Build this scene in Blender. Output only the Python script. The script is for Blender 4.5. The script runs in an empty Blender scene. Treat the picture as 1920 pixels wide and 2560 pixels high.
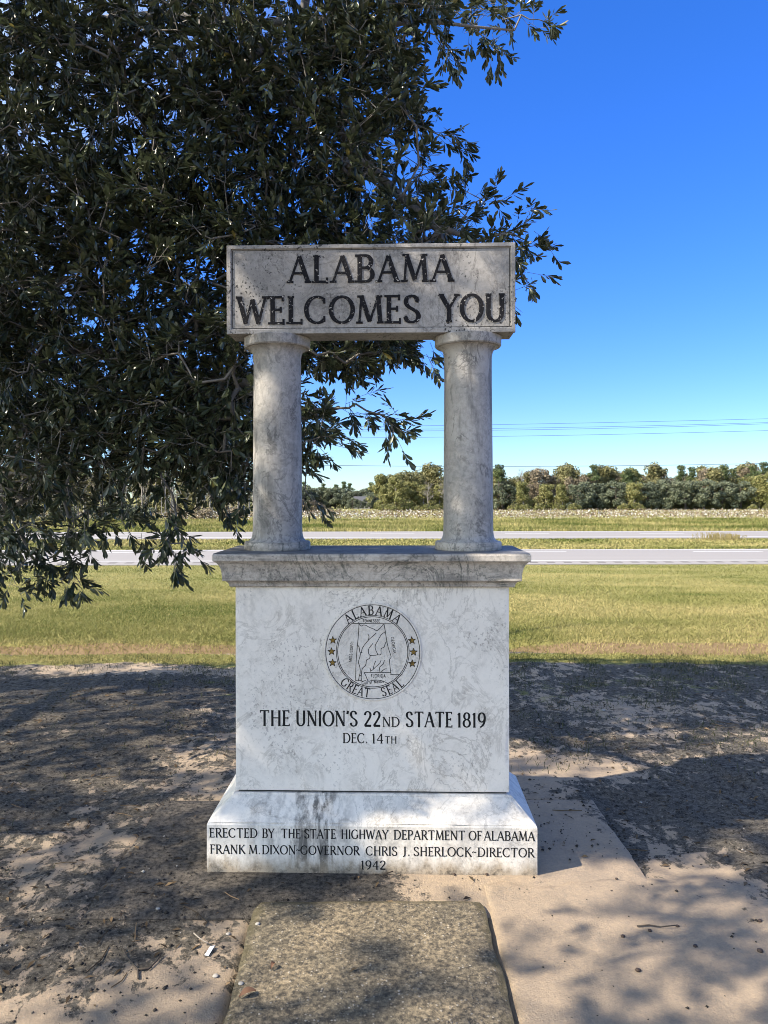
import bpy, math, random
import numpy as np
from mathutils import Vector

R = math.radians
random.seed(7)
rng = np.random.default_rng(11)
SC = bpy.context.scene
COL = SC.collection

# ------------------------------------------------------------------ camera, sky, sun, exposure
F, CX, HY, EYE = 1850.0, 945.0, 1236.0, 1.6          # focal length and vanishing point in photo pixels, eye height
cam = bpy.data.cameras.new("camera")
cam.sensor_fit = 'AUTO'
cam.sensor_width = 36.0
cam.lens = 36.0 * F / 2560.0
cam.shift_x = (960 - CX) / 2560.0
cam.shift_y = (HY - 1280) / 2560.0
cam.clip_start, cam.clip_end = 0.05, 9000
co = bpy.data.objects.new("camera", cam)
COL.objects.link(co)
co.location = (0, 0, EYE)
co.rotation_euler = (R(90), R(0.1), 0)
SC.camera = co

SUN_EL, SUN_AZ = R(42), R(21)                        # sun stands to the left and a little in front of the stone
SUN_DIR = Vector((-math.cos(SUN_EL) * math.cos(SUN_AZ), -math.cos(SUN_EL) * math.sin(SUN_AZ), math.sin(SUN_EL)))
world = bpy.data.worlds.new("World")
SC.world = world
world.use_nodes = True
wn = world.node_tree
bg = wn.nodes["Background"]
sky = wn.nodes.new("ShaderNodeTexSky")
sky.sky_type = 'NISHITA'
sky.sun_disc = False
sky.sun_elevation = SUN_EL
sky.sun_rotation = math.atan2(SUN_DIR.x, SUN_DIR.y)
sky.air_density = 1.0
sky.dust_density = 0.0
sky.ozone_density = 3.0


def wnode(kind, **kw):
    nd = wn.nodes.new(kind)
    for k_, v_ in kw.items():
        setattr(nd, k_, v_)
    return nd


def wmix(mode, fac, a_, b_):
    nd = wnode("ShaderNodeMix", data_type='RGBA', blend_type=mode)
    for sock, val in ((nd.inputs[0], fac), (nd.inputs[6], a_), (nd.inputs[7], b_)):
        if isinstance(val, bpy.types.NodeSocket):
            wn.links.new(val, sock)
        else:
            sock.default_value = val
    return nd.outputs[2]


def wramp(fac, stops):
    nd = wnode("ShaderNodeValToRGB")
    wn.links.new(fac, nd.inputs[0])
    el = nd.color_ramp.elements
    while len(el) < len(stops):
        el.new(0.5)
    for e_, (p_, c_) in zip(el, stops):
        e_.position = p_
        e_.color = (*c_, 1)
    return nd.outputs[0]


# clear autumn sky: deepest blue away from the sun, milky and bright on the sun's side, toned down at the horizon
wtc = wnode("ShaderNodeTexCoord")
wsx = wnode("ShaderNodeSeparateXYZ")
wn.links.new(wtc.outputs["Generated"], wsx.inputs[0])
hs = wnode("ShaderNodeHueSaturation")
hs.inputs["Saturation"].default_value = 1.30
wn.links.new(sky.outputs[0], hs.inputs["Color"])
deep = wmix('MULTIPLY', 1.0, hs.outputs[0], wramp(wsx.outputs[2], ((0.0, (0.27, 0.37, 0.54)), (0.10, (0.30, 0.36, 0.58)), (0.28, (0.33, 0.40, 0.68)), (0.6, (0.40, 0.45, 0.70)))))
hs2 = wnode("ShaderNodeHueSaturation")
hs2.inputs["Saturation"].default_value = 0.80
wn.links.new(sky.outputs[0], hs2.inputs["Color"])
milky = wmix('MULTIPLY', 1.0, hs2.outputs[0], (1.42, 1.28, 1.12, 1))
wdot = wnode("ShaderNodeVectorMath", operation='DOT_PRODUCT')
wn.links.new(wtc.outputs["Generated"], wdot.inputs[0])
wdot.inputs[1].default_value = SUN_DIR
side = wnode("ShaderNodeMapRange", interpolation_type='SMOOTHSTEP')
wn.links.new(wdot.outputs["Value"], side.inputs["Value"])
side.inputs["From Min"].default_value = 0.12
side.inputs["From Max"].default_value = 0.60
wn.links.new(wmix('MIX', side.outputs[0], deep, milky), bg.inputs["Color"])
bg.inputs["Strength"].default_value = 0.13
sl = bpy.data.lights.new("sun", 'SUN')
sl.energy = 3.5
sl.angle = R(0.53)
sl.color = (1.0, 0.90, 0.76)
so = bpy.data.objects.new("sun", sl)
COL.objects.link(so)
so.rotation_euler = SUN_DIR.to_track_quat('Z', 'Y').to_euler()
so.location = (-20, -5, 20)
SC.view_settings.view_transform = 'Standard'
SC.view_settings.look = 'None'
SC.view_settings.gamma = 1
SC.view_settings.use_curve_mapping = False
SC.view_settings.exposure = 1.7
SC.cycles.filter_width = 0.95
SC.cycles.max_bounces = 8
SC.cycles.diffuse_bounces = 4
SC.cycles.transparent_max_bounces = 8


# ------------------------------------------------------------------ helpers
def D(u, v):
    """photo pixel of the 1659-wide view to source pixel"""
    return u * 1920 / 1659.0, v * 1920 / 1659.0


def PX(u, v, Y):
    """source pixel at depth Y to a world point"""
    return ((u - CX) / F * Y, Y, EYE - (v - HY) / F * Y)


def np_mesh(name, V, faces, mats, parent=None, mat_idx=None, attrs=None, smooth=False):
    """faces: list of (n,k) integer arrays"""
    me = bpy.data.meshes.new(name)
    V = np.asarray(V, dtype=np.float32).reshape(-1, 3)
    me.vertices.add(len(V))
    me.vertices.foreach_set("co", V.ravel())
    loops = np.concatenate([np.asarray(f, dtype=np.int32).ravel() for f in faces])
    tot = np.concatenate([np.full(len(f), np.asarray(f).shape[1], dtype=np.int32) for f in faces])
    start = np.concatenate([[0], np.cumsum(tot)[:-1]]).astype(np.int32)
    me.loops.add(len(loops))
    me.loops.foreach_set("vertex_index", loops)
    me.polygons.add(len(tot))
    me.polygons.foreach_set("loop_start", start)
    me.polygons.foreach_set("loop_total", tot)
    if mat_idx is not None:
        me.polygons.foreach_set("material_index", np.asarray(mat_idx, dtype=np.int32))
    if smooth:
        me.polygons.foreach_set("use_smooth", np.ones(len(tot), dtype=bool))
    me.update(calc_edges=True)
    if attrs:
        for k, a in attrs.items():
            at = me.attributes.new(k, 'FLOAT', 'POINT')
            at.data.foreach_set("value", np.asarray(a, dtype=np.float32).ravel())
    for m in (mats if isinstance(mats, (list, tuple)) else [mats]):
        me.materials.append(m)
    o = bpy.data.objects.new(name, me)
    COL.objects.link(o)
    if parent:
        o.parent = parent
    return o


class MB:
    """collects verts and faces for one mesh"""
    def __init__(self):
        self.v, self.f, self.mi = [], [], []

    def add(self, vs, fs, mi=0):
        b = len(self.v)
        self.v += [tuple(p) for p in vs]
        self.f += [tuple(i + b for i in f) for f in fs]
        self.mi += [mi] * len(fs)

    def box(self, x0, x1, y0, y1, z0, z1, mi=0):
        self.add([(x0, y0, z0), (x1, y0, z0), (x1, y1, z0), (x0, y1, z0), (x0, y0, z1), (x1, y0, z1), (x1, y1, z1), (x0, y1, z1)],
                 [(0, 3, 2, 1), (4, 5, 6, 7), (0, 1, 5, 4), (1, 2, 6, 5), (2, 3, 7, 6), (3, 0, 4, 7)], mi)

    def rings(self, rs, mi=0):
        """rs: list of (half width, half depth, z[, y centre]) rectangles"""
        vs, fs = [], []
        for r in rs:
            hw, hd, z = r[:3]
            yc = r[3] if len(r) > 3 else 0
            vs += [(-hw, yc - hd, z), (hw, yc - hd, z), (hw, yc + hd, z), (-hw, yc + hd, z)]
        for i in range(len(rs) - 1):
            for k in range(4):
                a, b = i * 4 + k, i * 4 + (k + 1) % 4
                fs.append((a, b, b + 4, a + 4))
        fs.append((3, 2, 1, 0))
        n = (len(rs) - 1) * 4
        fs.append((n, n + 1, n + 2, n + 3))
        self.add(vs, fs, mi)

    def lathe(self, cx, cy, prof, n=48, mi=0):
        vs, fs = [], []
        for r, z in prof:
            for k in range(n):
                a = 2 * math.pi * k / n
                vs.append((cx + r * math.cos(a), cy + r * math.sin(a), z))
        for i in range(len(prof) - 1):
            for k in range(n):
                a, b = i * n + k, i * n + (k + 1) % n
                fs.append((a, b, b + n, a + n))
        fs.append(tuple(reversed(range(n))))
        fs.append(tuple(range((len(prof) - 1) * n, len(prof) * n)))
        self.add(vs, fs, mi)

    def tube(self, pts, radii, n=5, mi=0):
        pts = [Vector(p) for p in pts]
        vs, fs = [], []
        for i, p in enumerate(pts):
            d = (pts[min(i + 1, len(pts) - 1)] - pts[max(i - 1, 0)])
            d = d.normalized() if d.length > 1e-9 else Vector((0, 0, 1))
            up = Vector((0, 0, 1)) if abs(d.z) < 0.9 else Vector((1, 0, 0))
            s = d.cross(up).normalized()
            t = s.cross(d)
            r = radii[i] if hasattr(radii, '__len__') else radii
            for k in range(n):
                a = 2 * math.pi * k / n
                vs.append(p + s * (math.cos(a) * r) + t * (math.sin(a) * r))
        for i in range(len(pts) - 1):
            for k in range(n):
                a, b = i * n + k, i * n + (k + 1) % n
                fs.append((a, a + n, b + n, b))
        fs.append(tuple(range(n)))
        m = (len(pts) - 1) * n
        fs.append(tuple(reversed(range(m, m + n))))
        self.add(vs, fs, mi)

    def build(self, name, mats, parent=None, smooth=False, bevel=0, autosmooth=None):
        me = bpy.data.meshes.new(name)
        me.from_pydata(self.v, [], self.f)
        for m in (mats if isinstance(mats, (list, tuple)) else [mats]):
            me.materials.append(m)
        me.polygons.foreach_set("material_index", self.mi)
        if smooth:
            me.polygons.foreach_set("use_smooth", [True] * len(me.polygons))
            if autosmooth:
                me.set_sharp_from_angle(angle=R(autosmooth))
        me.update()
        o = bpy.data.objects.new(name, me)
        COL.objects.link(o)
        if parent:
            o.parent = parent
        if bevel:
            b = o.modifiers.new("edge", 'BEVEL')
            b.width = bevel
            b.segments = 2
            b.limit_method = 'ANGLE'
            b.angle_limit = R(35)
        return o


def tag(o, label=None, cat=None, group=None, kind=None):
    if label: o["label"] = label
    if cat: o["category"] = cat
    if group: o["group"] = group
    if kind: o["kind"] = kind
    return o


def empty(name, loc, rz=0):
    o = bpy.data.objects.new(name, None)
    COL.objects.link(o)
    o.location = loc
    o.rotation_euler = (0, 0, rz)
    o.empty_display_size = 0.2
    return o


def copy_tree(o, parent=None):
    c = o.copy()
    COL.objects.link(c)
    c.parent = parent
    for ch in o.children:
        copy_tree(ch, c)
    return c


# value noise in numpy
_P = rng.random((256, 256)).astype(np.float64)


def vnoise(x, y):
    xi, yi = np.floor(x).astype(int), np.floor(y).astype(int)
    fx, fy = x - xi, y - yi
    fx, fy = fx * fx * (3 - 2 * fx), fy * fy * (3 - 2 * fy)
    a, b = _P[xi & 255, yi & 255], _P[(xi + 1) & 255, yi & 255]
    c, d = _P[xi & 255, (yi + 1) & 255], _P[(xi + 1) & 255, (yi + 1) & 255]
    return (a * (1 - fx) + b * fx) * (1 - fy) + (c * (1 - fx) + d * fx) * fy


def fbm(x, y, o=4, lac=2.03, g=0.5):
    s, a, t = 0, 1.0, 0
    for i in range(o):
        s = s + a * vnoise(x + 17.3 * i, y + 9.1 * i)
        t += a
        a *= g
        x, y = x * lac, y * lac
    return s / t


def sstep(a, b, x):
    t = np.clip((x - a) / (b - a), 0, 1)
    return t * t * (3 - 2 * t)


# ------------------------------------------------------------------ node helpers
class NT:
    def __init__(self, name, rough=0.8, spec=0.3):
        self.m = bpy.data.materials.new(name)
        self.m.use_nodes = True
        self.t = self.m.node_tree
        self.b = self.t.nodes["Principled BSDF"]
        self.b.inputs["Roughness"].default_value = rough
        self.b.inputs["Specular IOR Level"].default_value = spec
        self.tc = self.t.nodes.new("ShaderNodeTexCoord")

    def n(self, typ, **kw):
        nd = self.t.nodes.new(typ)
        for k, v in kw.items():
            setattr(nd, k, v)
        return nd

    def l(self, a, b):
        self.t.links.new(a, b)

    def put(self, sock, v):
        if hasattr(v, "is_output") or isinstance(v, bpy.types.NodeSocket):
            self.l(v, sock)
        else:
            sock.default_value = v

    def coord(self, scale=(1, 1, 1), rot=(0, 0, 0), src="Object"):
        mp = self.n("ShaderNodeMapping")
        mp.inputs["Scale"].default_value = scale
        mp.inputs["Rotation"].default_value = rot
        self.l(self.tc.outputs[src], mp.inputs["Vector"])
        return mp.outputs[0]

    def noise(self, vec, scale, detail=5, rough=0.55, dist=0.0):
        nd = self.n("ShaderNodeTexNoise")
        self.l(vec, nd.inputs["Vector"])
        nd.inputs["Scale"].default_value = scale
        nd.inputs["Detail"].default_value = detail
        nd.inputs["Roughness"].default_value = rough
        nd.inputs["Distortion"].default_value = dist
        return nd.outputs["Fac"]

    def voro(self, vec, scale, feature='F1', out="Distance"):
        nd = self.n("ShaderNodeTexVoronoi", feature=feature)
        self.l(vec, nd.inputs["Vector"])
        nd.inputs["Scale"].default_value = scale
        return nd.outputs[out]

    def ramp(self, fac, stops):
        nd = self.n("ShaderNodeValToRGB")
        self.l(fac, nd.inputs[0])
        e = nd.color_ramp.elements
        while len(e) < len(stops):
            e.new(0.5)
        for el, (p, c) in zip(e, stops):
            el.position = p
            el.color = (c, c, c, 1) if isinstance(c, (int, float)) else (*c, 1)
        return nd.outputs[0]

    def math(self, op, a, b=0.5):
        nd = self.n("ShaderNodeMath", operation=op)
        self.put(nd.inputs[0], a)
        self.put(nd.inputs[1], b)
        return nd.outputs[0]

    def mix(self, fac, a, b, mode='MIX'):
        nd = self.n("ShaderNodeMix", data_type='RGBA', blend_type=mode)
        self.put(nd.inputs[0], fac)
        self.put(nd.inputs[6], (*a, 1) if isinstance(a, tuple) else a)
        self.put(nd.inputs[7], (*b, 1) if isinstance(b, tuple) else b)
        return nd.outputs[2]

    def attr(self, name):
        nd = self.n("ShaderNodeAttribute", attribute_name=name)
        return nd.outputs["Fac"]

    def bump(self, h, strength=0.3, dist=0.01, prev=None):
        nd = self.n("ShaderNodeBump")
        nd.inputs["Strength"].default_value = strength
        nd.inputs["Distance"].default_value = dist
        self.l(h, nd.inputs["Height"])
        if prev is not None:
            self.l(prev, nd.inputs["Normal"])
        return nd.outputs[0]

    def done(self, color, normal=None, rough=None):
        self.put(self.b.inputs["Base Color"], (*color, 1) if isinstance(color, tuple) else color)
        if normal is not None:
            self.l(normal, self.b.inputs["Normal"])
        if rough is not None:
            self.put(self.b.inputs["Roughness"], rough)
        return self.m


def plain(name, c, rough=0.8, spec=0.3):
    return NT(name, rough, spec).done(c)


def marble(name, base, cloud, vein, vein_amt, stain, stain_amt, stain_scale, spots, rough=0.55, foot=0.0, streak=None, grime=0.35):
    t = NT(name, rough, 0.35)
    c = t.coord()
    col = t.mix(t.ramp(t.noise(c, 2.3, 6, 0.6, 0.8), [(0.35, 0), (0.7, 1)]), base, cloud)
    # veins: thin level sets of warped noise, broken up by a second mask
    for sc, w, ds, am, rot in ((2.1, 0.007, 1.6, 1.0, (.3, .5, .2)), (4.6, 0.010, 1.2, 0.9, (.1, .9, .4)), (9.5, 0.016, 0.9, 0.6, (.5, .2, .7))):
        v = t.math('ABSOLUTE', t.math('SUBTRACT', t.noise(t.coord((1, 1, 0.75), rot), sc, 9, 0.66, ds), 0.5))
        m = t.ramp(v, [(0.0, 1), (w, 0.6), (w * 2.2, 0)])
        brk = t.ramp(t.noise(t.coord((1, 1, 1), rot), sc * 0.9, 4, 0.55), [(0.46, 0), (0.58, 1)])
        col = t.mix(t.math('MULTIPLY', t.math('MULTIPLY', m, brk), vein_amt * am), col, vein)
    tan = t.ramp(t.noise(c, 6.3, 8, 0.7, 0.8), [(0.55, 0), (0.72, 1)])
    col = t.mix(t.math('MULTIPLY', tan, 0.45 * vein_amt), col, (0.36, 0.32, 0.26))
    # soot and lichen
    st = t.ramp(t.noise(t.coord(stain_scale), 6.0, 10, 0.72, 0.3), [(0.50, 0), (0.58, 0.55), (0.72, 1)])
    big = t.ramp(t.noise(c, 2.6, 4, 0.55), [(0.44, 0), (0.62, 1)])
    col = t.mix(t.math('MULTIPLY', t.math('MULTIPLY', st, big), stain_amt), col, stain)
    fine = t.ramp(t.noise(c, 48, 6, 0.75), [(0.42, 0), (0.66, 1)])
    reg2 = t.ramp(t.noise(c, 3.3, 4, 0.6), [(0.36, 0.25), (0.64, 1)])
    col = t.mix(t.math('MULTIPLY', t.math('MULTIPLY', fine, reg2), grime), col, stain)
    if spots:
        sp = t.ramp(t.noise(c, 95, 2, 0.45), [(0.60, 0), (0.66, 1)])
        reg = t.ramp(t.noise(c, 4.3, 4, 0.6), [(0.46, 0), (0.58, 1)])
        col = t.mix(t.math('MULTIPLY', t.math('MULTIPLY', sp, reg), spots), col, (0.02, 0.02, 0.019))
    sx = t.n("ShaderNodeSeparateXYZ")
    t.l(t.tc.outputs["Object"], sx.inputs[0])
    if streak:
        for xc, hw_, am in streak:
            dx = t.math('DIVIDE', t.math('ABSOLUTE', t.math('SUBTRACT', sx.outputs[0], xc)), hw_)
            near = t.ramp(dx, [(0.3, 1), (1.0, 0)])
            run = t.ramp(t.noise(t.coord((1, 0.5, 0.10)), 26, 6, 0.65), [(0.40, 0), (0.54, 1)])
            run2 = t.ramp(t.noise(c, 12, 6, 0.7), [(0.34, 0.15), (0.54, 1)])
            col = t.mix(t.math('MULTIPLY', t.math('MULTIPLY', t.math('MULTIPLY', near, run), run2), am), col, (0.025, 0.025, 0.024))
    if foot:
        z = t.math('ADD', sx.outputs[2], t.math('MULTIPLY', t.math('SUBTRACT', t.noise(t.coord((1, 1, .4)), 14, 6, 0.7), 0.5), 0.16))
        col = t.mix(t.math('MULTIPLY', t.ramp(z, [(0.015, 1), (0.075, 0)]), foot), col, (0.30, 0.235, 0.155))
        dk = t.ramp(t.noise(c, 30, 6, 0.75), [(0.45, 0), (0.6, 1)])
        col = t.mix(t.math('MULTIPLY', t.math('MULTIPLY', t.ramp(z, [(0.0, 1), (0.055, 0)]), dk), 0.8), col, (0.04, 0.035, 0.028))
    nb = t.bump(t.noise(c, 160, 4, 0.7), 0.3, 0.002)
    nb = t.bump(t.noise(c, 18, 5, 0.6), 0.25, 0.006, nb)
    return t.done(col, nb)


M = {}
M['body'] = marble('white_marble', (0.735, 0.69, 0.615), (0.64, 0.595, 0.53), (0.26, 0.23, 0.19), 0.55, (0.06, 0.06, 0.058), 0.30, (1, 1, 0.6), 0.35, grime=0.12)
M['plinth'] = marble('weathered_white_marble', (0.735, 0.685, 0.60), (0.61, 0.565, 0.50), (0.26, 0.24, 0.21), 0.5, (0.05, 0.05, 0.05), 0.5, (1.2, 1.2, 0.6), 0.2, foot=0.85, streak=((-.24, .18, .85), (-.46, .10, .4), (.12, .16, .2)), grime=0.22)
M['seal'] = marble('greyer_seal_marble', (0.70, 0.65, 0.575), (0.56, 0.52, 0.46), (0.26, 0.23, 0.19), 0.5, (0.06, 0.06, 0.058), 0.35, (1, 1, 0.6), 0.35, grime=0.25)
M['cornice'] = marble('lichened_marble', (0.50, 0.45, 0.385), (0.36, 0.325, 0.28), (0.04, 0.055, 0.05), 0.8, (0.025, 0.025, 0.023), 0.95, (0.28, 0.6, 1.9), 0.5, 0.65, grime=0.6)
M['top'] = marble('black_crusted_marble', (0.20, 0.195, 0.185), (0.10, 0.10, 0.10), (0.05, 0.05, 0.05), 0.6, (0.015, 0.015, 0.015), 0.9, (1, 1, 1), 0.3, 0.7)
M['column'] = marble('streaked_grey_marble', (0.40, 0.378, 0.345), (0.275, 0.26, 0.24), (0.10, 0.095, 0.09), 0.9, (0.04, 0.04, 0.038), 0.95, (1.5, 1.5, 0.22), 0.3, 0.62, grime=0.45)
M['sign'] = marble('speckled_grey_marble', (0.385, 0.367, 0.34), (0.27, 0.257, 0.238), (0.12, 0.11, 0.10), 0.7, (0.055, 0.052, 0.048), 0.65, (1, 1, 1), 0.95, 0.68, grime=0.55)

def paint(name, base, chip, lo, hi):
    t = NT(name, 0.75, 0.15)
    c = t.coord()
    m = t.ramp(t.noise(c, 75, 4, 0.65), [(lo, 0), (hi, 1)])
    return t.done(t.mix(m, base, chip), t.bump(t.noise(c, 90, 3), 0.5, 0.004))


M['sign_letter'] = paint('flaking_black_paint', (0.010, 0.010, 0.012), (0.46, 0.43, 0.39), 0.61, 0.68)
M['letter'] = paint('black_letter_paint', (0.012, 0.012, 0.012), (0.24, 0.23, 0.21), 0.66, 0.80)
M['star'] = paint('gilded_star', (0.20, 0.125, 0.03), (0.07, 0.05, 0.02), 0.50, 0.64)
M['gap'] = plain('dark_joint', (0.02, 0.02, 0.02), 0.95)  # near-black spacer colour for the recessed gap under the pedestal


def ground_mat():
    t = NT('ground_soil_and_grass', 0.95, 0.1)
    c = t.coord()
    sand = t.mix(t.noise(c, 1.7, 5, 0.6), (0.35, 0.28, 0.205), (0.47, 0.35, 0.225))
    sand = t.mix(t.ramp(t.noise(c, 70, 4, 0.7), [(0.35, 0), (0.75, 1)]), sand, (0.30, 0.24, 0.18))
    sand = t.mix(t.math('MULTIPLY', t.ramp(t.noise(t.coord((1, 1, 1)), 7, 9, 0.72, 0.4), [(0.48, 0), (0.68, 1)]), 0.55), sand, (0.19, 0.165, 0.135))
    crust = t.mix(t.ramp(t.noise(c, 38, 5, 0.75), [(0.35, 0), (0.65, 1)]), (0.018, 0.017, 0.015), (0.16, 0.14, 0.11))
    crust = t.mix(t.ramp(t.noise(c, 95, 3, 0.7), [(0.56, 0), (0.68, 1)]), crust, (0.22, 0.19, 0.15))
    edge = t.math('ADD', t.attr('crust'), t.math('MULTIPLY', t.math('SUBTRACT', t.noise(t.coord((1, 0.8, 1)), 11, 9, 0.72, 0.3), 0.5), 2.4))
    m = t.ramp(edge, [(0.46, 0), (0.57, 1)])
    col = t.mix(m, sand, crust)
    # grass: near lawn, verge and fields share it; yellow and green drift over metres
    g1 = t.mix(t.ramp(t.noise(c, 0.28, 5, 0.6), [(0.35, 0), (0.65, 1)]), (0.155, 0.17, 0.048), (0.235, 0.21, 0.075))
    g1 = t.mix(t.ramp(t.noise(t.coord((1, 0.5, 1)), 6.0, 7, 0.7), [(0.35, 0), (0.7, 1)]), g1, (0.30, 0.26, 0.09))
    g1 = t.mix(t.ramp(t.noise(t.coord((1, 0.6, 1)), 26, 4, 0.7), [(0.42, 0), (0.62, 0.55)]), g1, (0.055, 0.065, 0.018))
    gm = t.ramp(t.math('ADD', t.attr('grass'), t.math('MULTIPLY', t.math('SUBTRACT', t.noise(c, 9, 6, 0.7), 0.5), 0.9)), [(0.42, 0), (0.58, 1)])
    col = t.mix(gm, col, g1)
    br = t.ramp(t.math('ADD', t.attr('brown'), t.math('MULTIPLY', t.math('SUBTRACT', t.noise(t.coord((0.5, 1, 1)), 7, 5, 0.7), 0.5), 1.2)), [(0.45, 0), (0.65, 1)])
    brc = t.mix(t.noise(c, 25, 4, 0.7), (0.10, 0.065, 0.035), (0.30, 0.215, 0.12))
    col = t.mix(br, col, brc)
    nb = t.bump(t.noise(c, 130, 5, 0.75), 0.9, 0.012)
    nb = t.bump(t.noise(t.coord((1, 0.7, 1)), 24, 6, 0.7), 0.35, 0.03, nb)
    return t.done(col, nb)


M['ground'] = ground_mat()


def concrete_pad():
    t = NT('sand_dusted_concrete', 0.92, 0.15)
    c = t.coord()
    base = t.mix(t.noise(c, 1.7, 5, 0.6), (0.35, 0.28, 0.205), (0.47, 0.35, 0.225))
    base = t.mix(t.ramp(t.noise(c, 70, 4, 0.7), [(0.35, 0), (0.75, 1)]), base, (0.30, 0.24, 0.18))
    base = t.mix(t.math('MULTIPLY', t.ramp(t.noise(t.coord((1, 1, 1)), 7, 9, 0.72, 0.4), [(0.48, 0), (0.68, 1)]), 0.55), base, (0.19, 0.165, 0.135))
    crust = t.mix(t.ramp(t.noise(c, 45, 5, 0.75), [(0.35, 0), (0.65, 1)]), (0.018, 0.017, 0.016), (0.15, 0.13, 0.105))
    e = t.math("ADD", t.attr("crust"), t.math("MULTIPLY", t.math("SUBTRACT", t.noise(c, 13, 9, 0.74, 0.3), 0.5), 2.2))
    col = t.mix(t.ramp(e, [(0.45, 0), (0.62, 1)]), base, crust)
    nb = t.bump(t.noise(c, 130, 5, 0.75), 0.9, 0.012)
    nb = t.bump(t.noise(t.coord((1, 0.7, 1)), 24, 6, 0.7), 0.35, 0.03, nb)
    return t.done(col, nb)


M['pad'] = concrete_pad()


def aggregate():
    t = NT('exposed_aggregate_concrete', 0.88, 0.2)
    c = t.coord()
    base = t.mix(t.ramp(t.noise(c, 2.6, 6, 0.65, 0.5), [(0.38, 0), (0.62, 1)]), (0.17, 0.145, 0.10), (0.31, 0.245, 0.155))
    base = t.mix(t.ramp(t.noise(c, 65, 5, 0.75), [(0.4, 0), (0.62, 1)]), base, (0.05, 0.044, 0.035))
    peb = t.voro(c, 78)
    pc = t.voro(c, 78, out="Color")
    sx = t.n("ShaderNodeSeparateColor")
    t.l(pc, sx.inputs[0])
    pick = t.ramp(sx.outputs[0], [(0.5, 0), (0.75, 1)])
    pm = t.math('MULTIPLY', t.ramp(peb, [(0.22, 1), (0.38, 0)]), pick)
    pcol = t.mix(sx.outputs[1], (0.18, 0.15, 0.11), (0.44, 0.39, 0.31))
    col = t.mix(t.math('MULTIPLY', pm, 0.8), base, pcol)
    dk = t.ramp(t.noise(c, 38, 6, 0.75), [(0.42, 0), (0.68, 1)])
    col = t.mix(t.math('MULTIPLY', dk, 0.85), col, (0.03, 0.027, 0.022))
    e = t.ramp(t.math('ADD', t.attr('edge'), t.math('MULTIPLY', t.math('SUBTRACT', t.noise(c, 12, 6, 0.7), 0.5), 1.6)), [(0.6, 0), (1.1, 1)])
    col = t.mix(t.math('MULTIPLY', e, 0.7), col, (0.07, 0.06, 0.03))
    nb = t.bump(pm, 0.5, 0.004)
    nb = t.bump(t.noise(c, 190, 4, 0.7), 0.55, 0.005, nb)
    return t.done(col, nb)


M['path'] = aggregate()


def asphalt():
    t = NT('worn_pale_asphalt', 0.85, 0.25)
    c = t.coord()
    col = t.mix(t.noise(t.coord((0.02, 1, 1)), 1.1, 5, 0.6), (0.215, 0.194, 0.172), (0.28, 0.254, 0.226))
    col = t.mix(t.ramp(t.noise(c, 9, 6, 0.75), [(0.35, 0), (0.7, 1)]), col, (0.22, 0.21, 0.20))
    return t.done(col, t.bump(t.noise(c, 40, 4, 0.7), 0.3, 0.01))


M['asphalt'] = asphalt()
M['line'] = paint('worn_white_road_paint', (0.52, 0.52, 0.50), (0.34, 0.33, 0.32), 0.56, 0.68)
M['tick'] = plain('rumble_groove', (0.12, 0.11, 0.10), 0.95)


def tinted(name, stops, rough=0.6, spec=0.3, transl=0.0):
    """colour picked by the per-vertex 'tint' number of each leaf or blade"""
    t = NT(name, rough, spec)
    col = t.ramp(t.attr('tint'), stops)
    m = t.done(col)
    if transl:
        tr = t.n("ShaderNodeBsdfTranslucent")
        t.l(col, tr.inputs["Color"])
        mx = t.n("ShaderNodeMixShader")
        mx.inputs[0].default_value = transl
        out = t.t.nodes["Material Output"]
        t.l(t.b.outputs[0], mx.inputs[1])
        t.l(tr.outputs[0], mx.inputs[2])
        t.l(mx.outputs[0], out.inputs["Surface"])
    return m


def bark(name, a, b, sc=30):
    t = NT(name, 0.9, 0.15)
    c = t.coord((1, 1, 0.35))
    return t.done(t.mix(t.noise(c, sc, 6, 0.7), a, b), t.bump(t.noise(c, sc * 1.5, 5, 0.7), 0.6, 0.01))


M['oak_leaf'] = tinted('oak_leaf', [(0.0, (0.024, 0.032, 0.018)), (0.5, (0.055, 0.070, 0.036)), (0.93, (0.10, 0.115, 0.055)), (1.0, (0.20, 0.17, 0.05))], 0.30, 0.6, 0.18)
M['oak_bark'] = bark('oak_bark', (0.10, 0.092, 0.082), (0.29, 0.27, 0.24))
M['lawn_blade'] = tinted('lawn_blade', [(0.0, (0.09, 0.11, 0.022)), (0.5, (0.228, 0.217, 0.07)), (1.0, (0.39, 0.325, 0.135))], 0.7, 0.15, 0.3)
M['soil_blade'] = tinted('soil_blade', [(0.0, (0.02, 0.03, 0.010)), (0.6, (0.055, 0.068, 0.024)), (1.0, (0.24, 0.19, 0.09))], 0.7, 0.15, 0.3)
M['litter'] = tinted('dead_leaf', [(0.0, (0.03, 0.022, 0.014)), (0.6, (0.10, 0.068, 0.036)), (1.0, (0.24, 0.16, 0.085))], 0.8, 0.2)
M['crumb'] = tinted('soil_crumb', [(0.0, (0.018, 0.016, 0.013)), (0.7, (0.05, 0.042, 0.033)), (0.8, (0.24, 0.21, 0.17)), (1.0, (0.42, 0.39, 0.34))], 0.9, 0.2)

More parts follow.
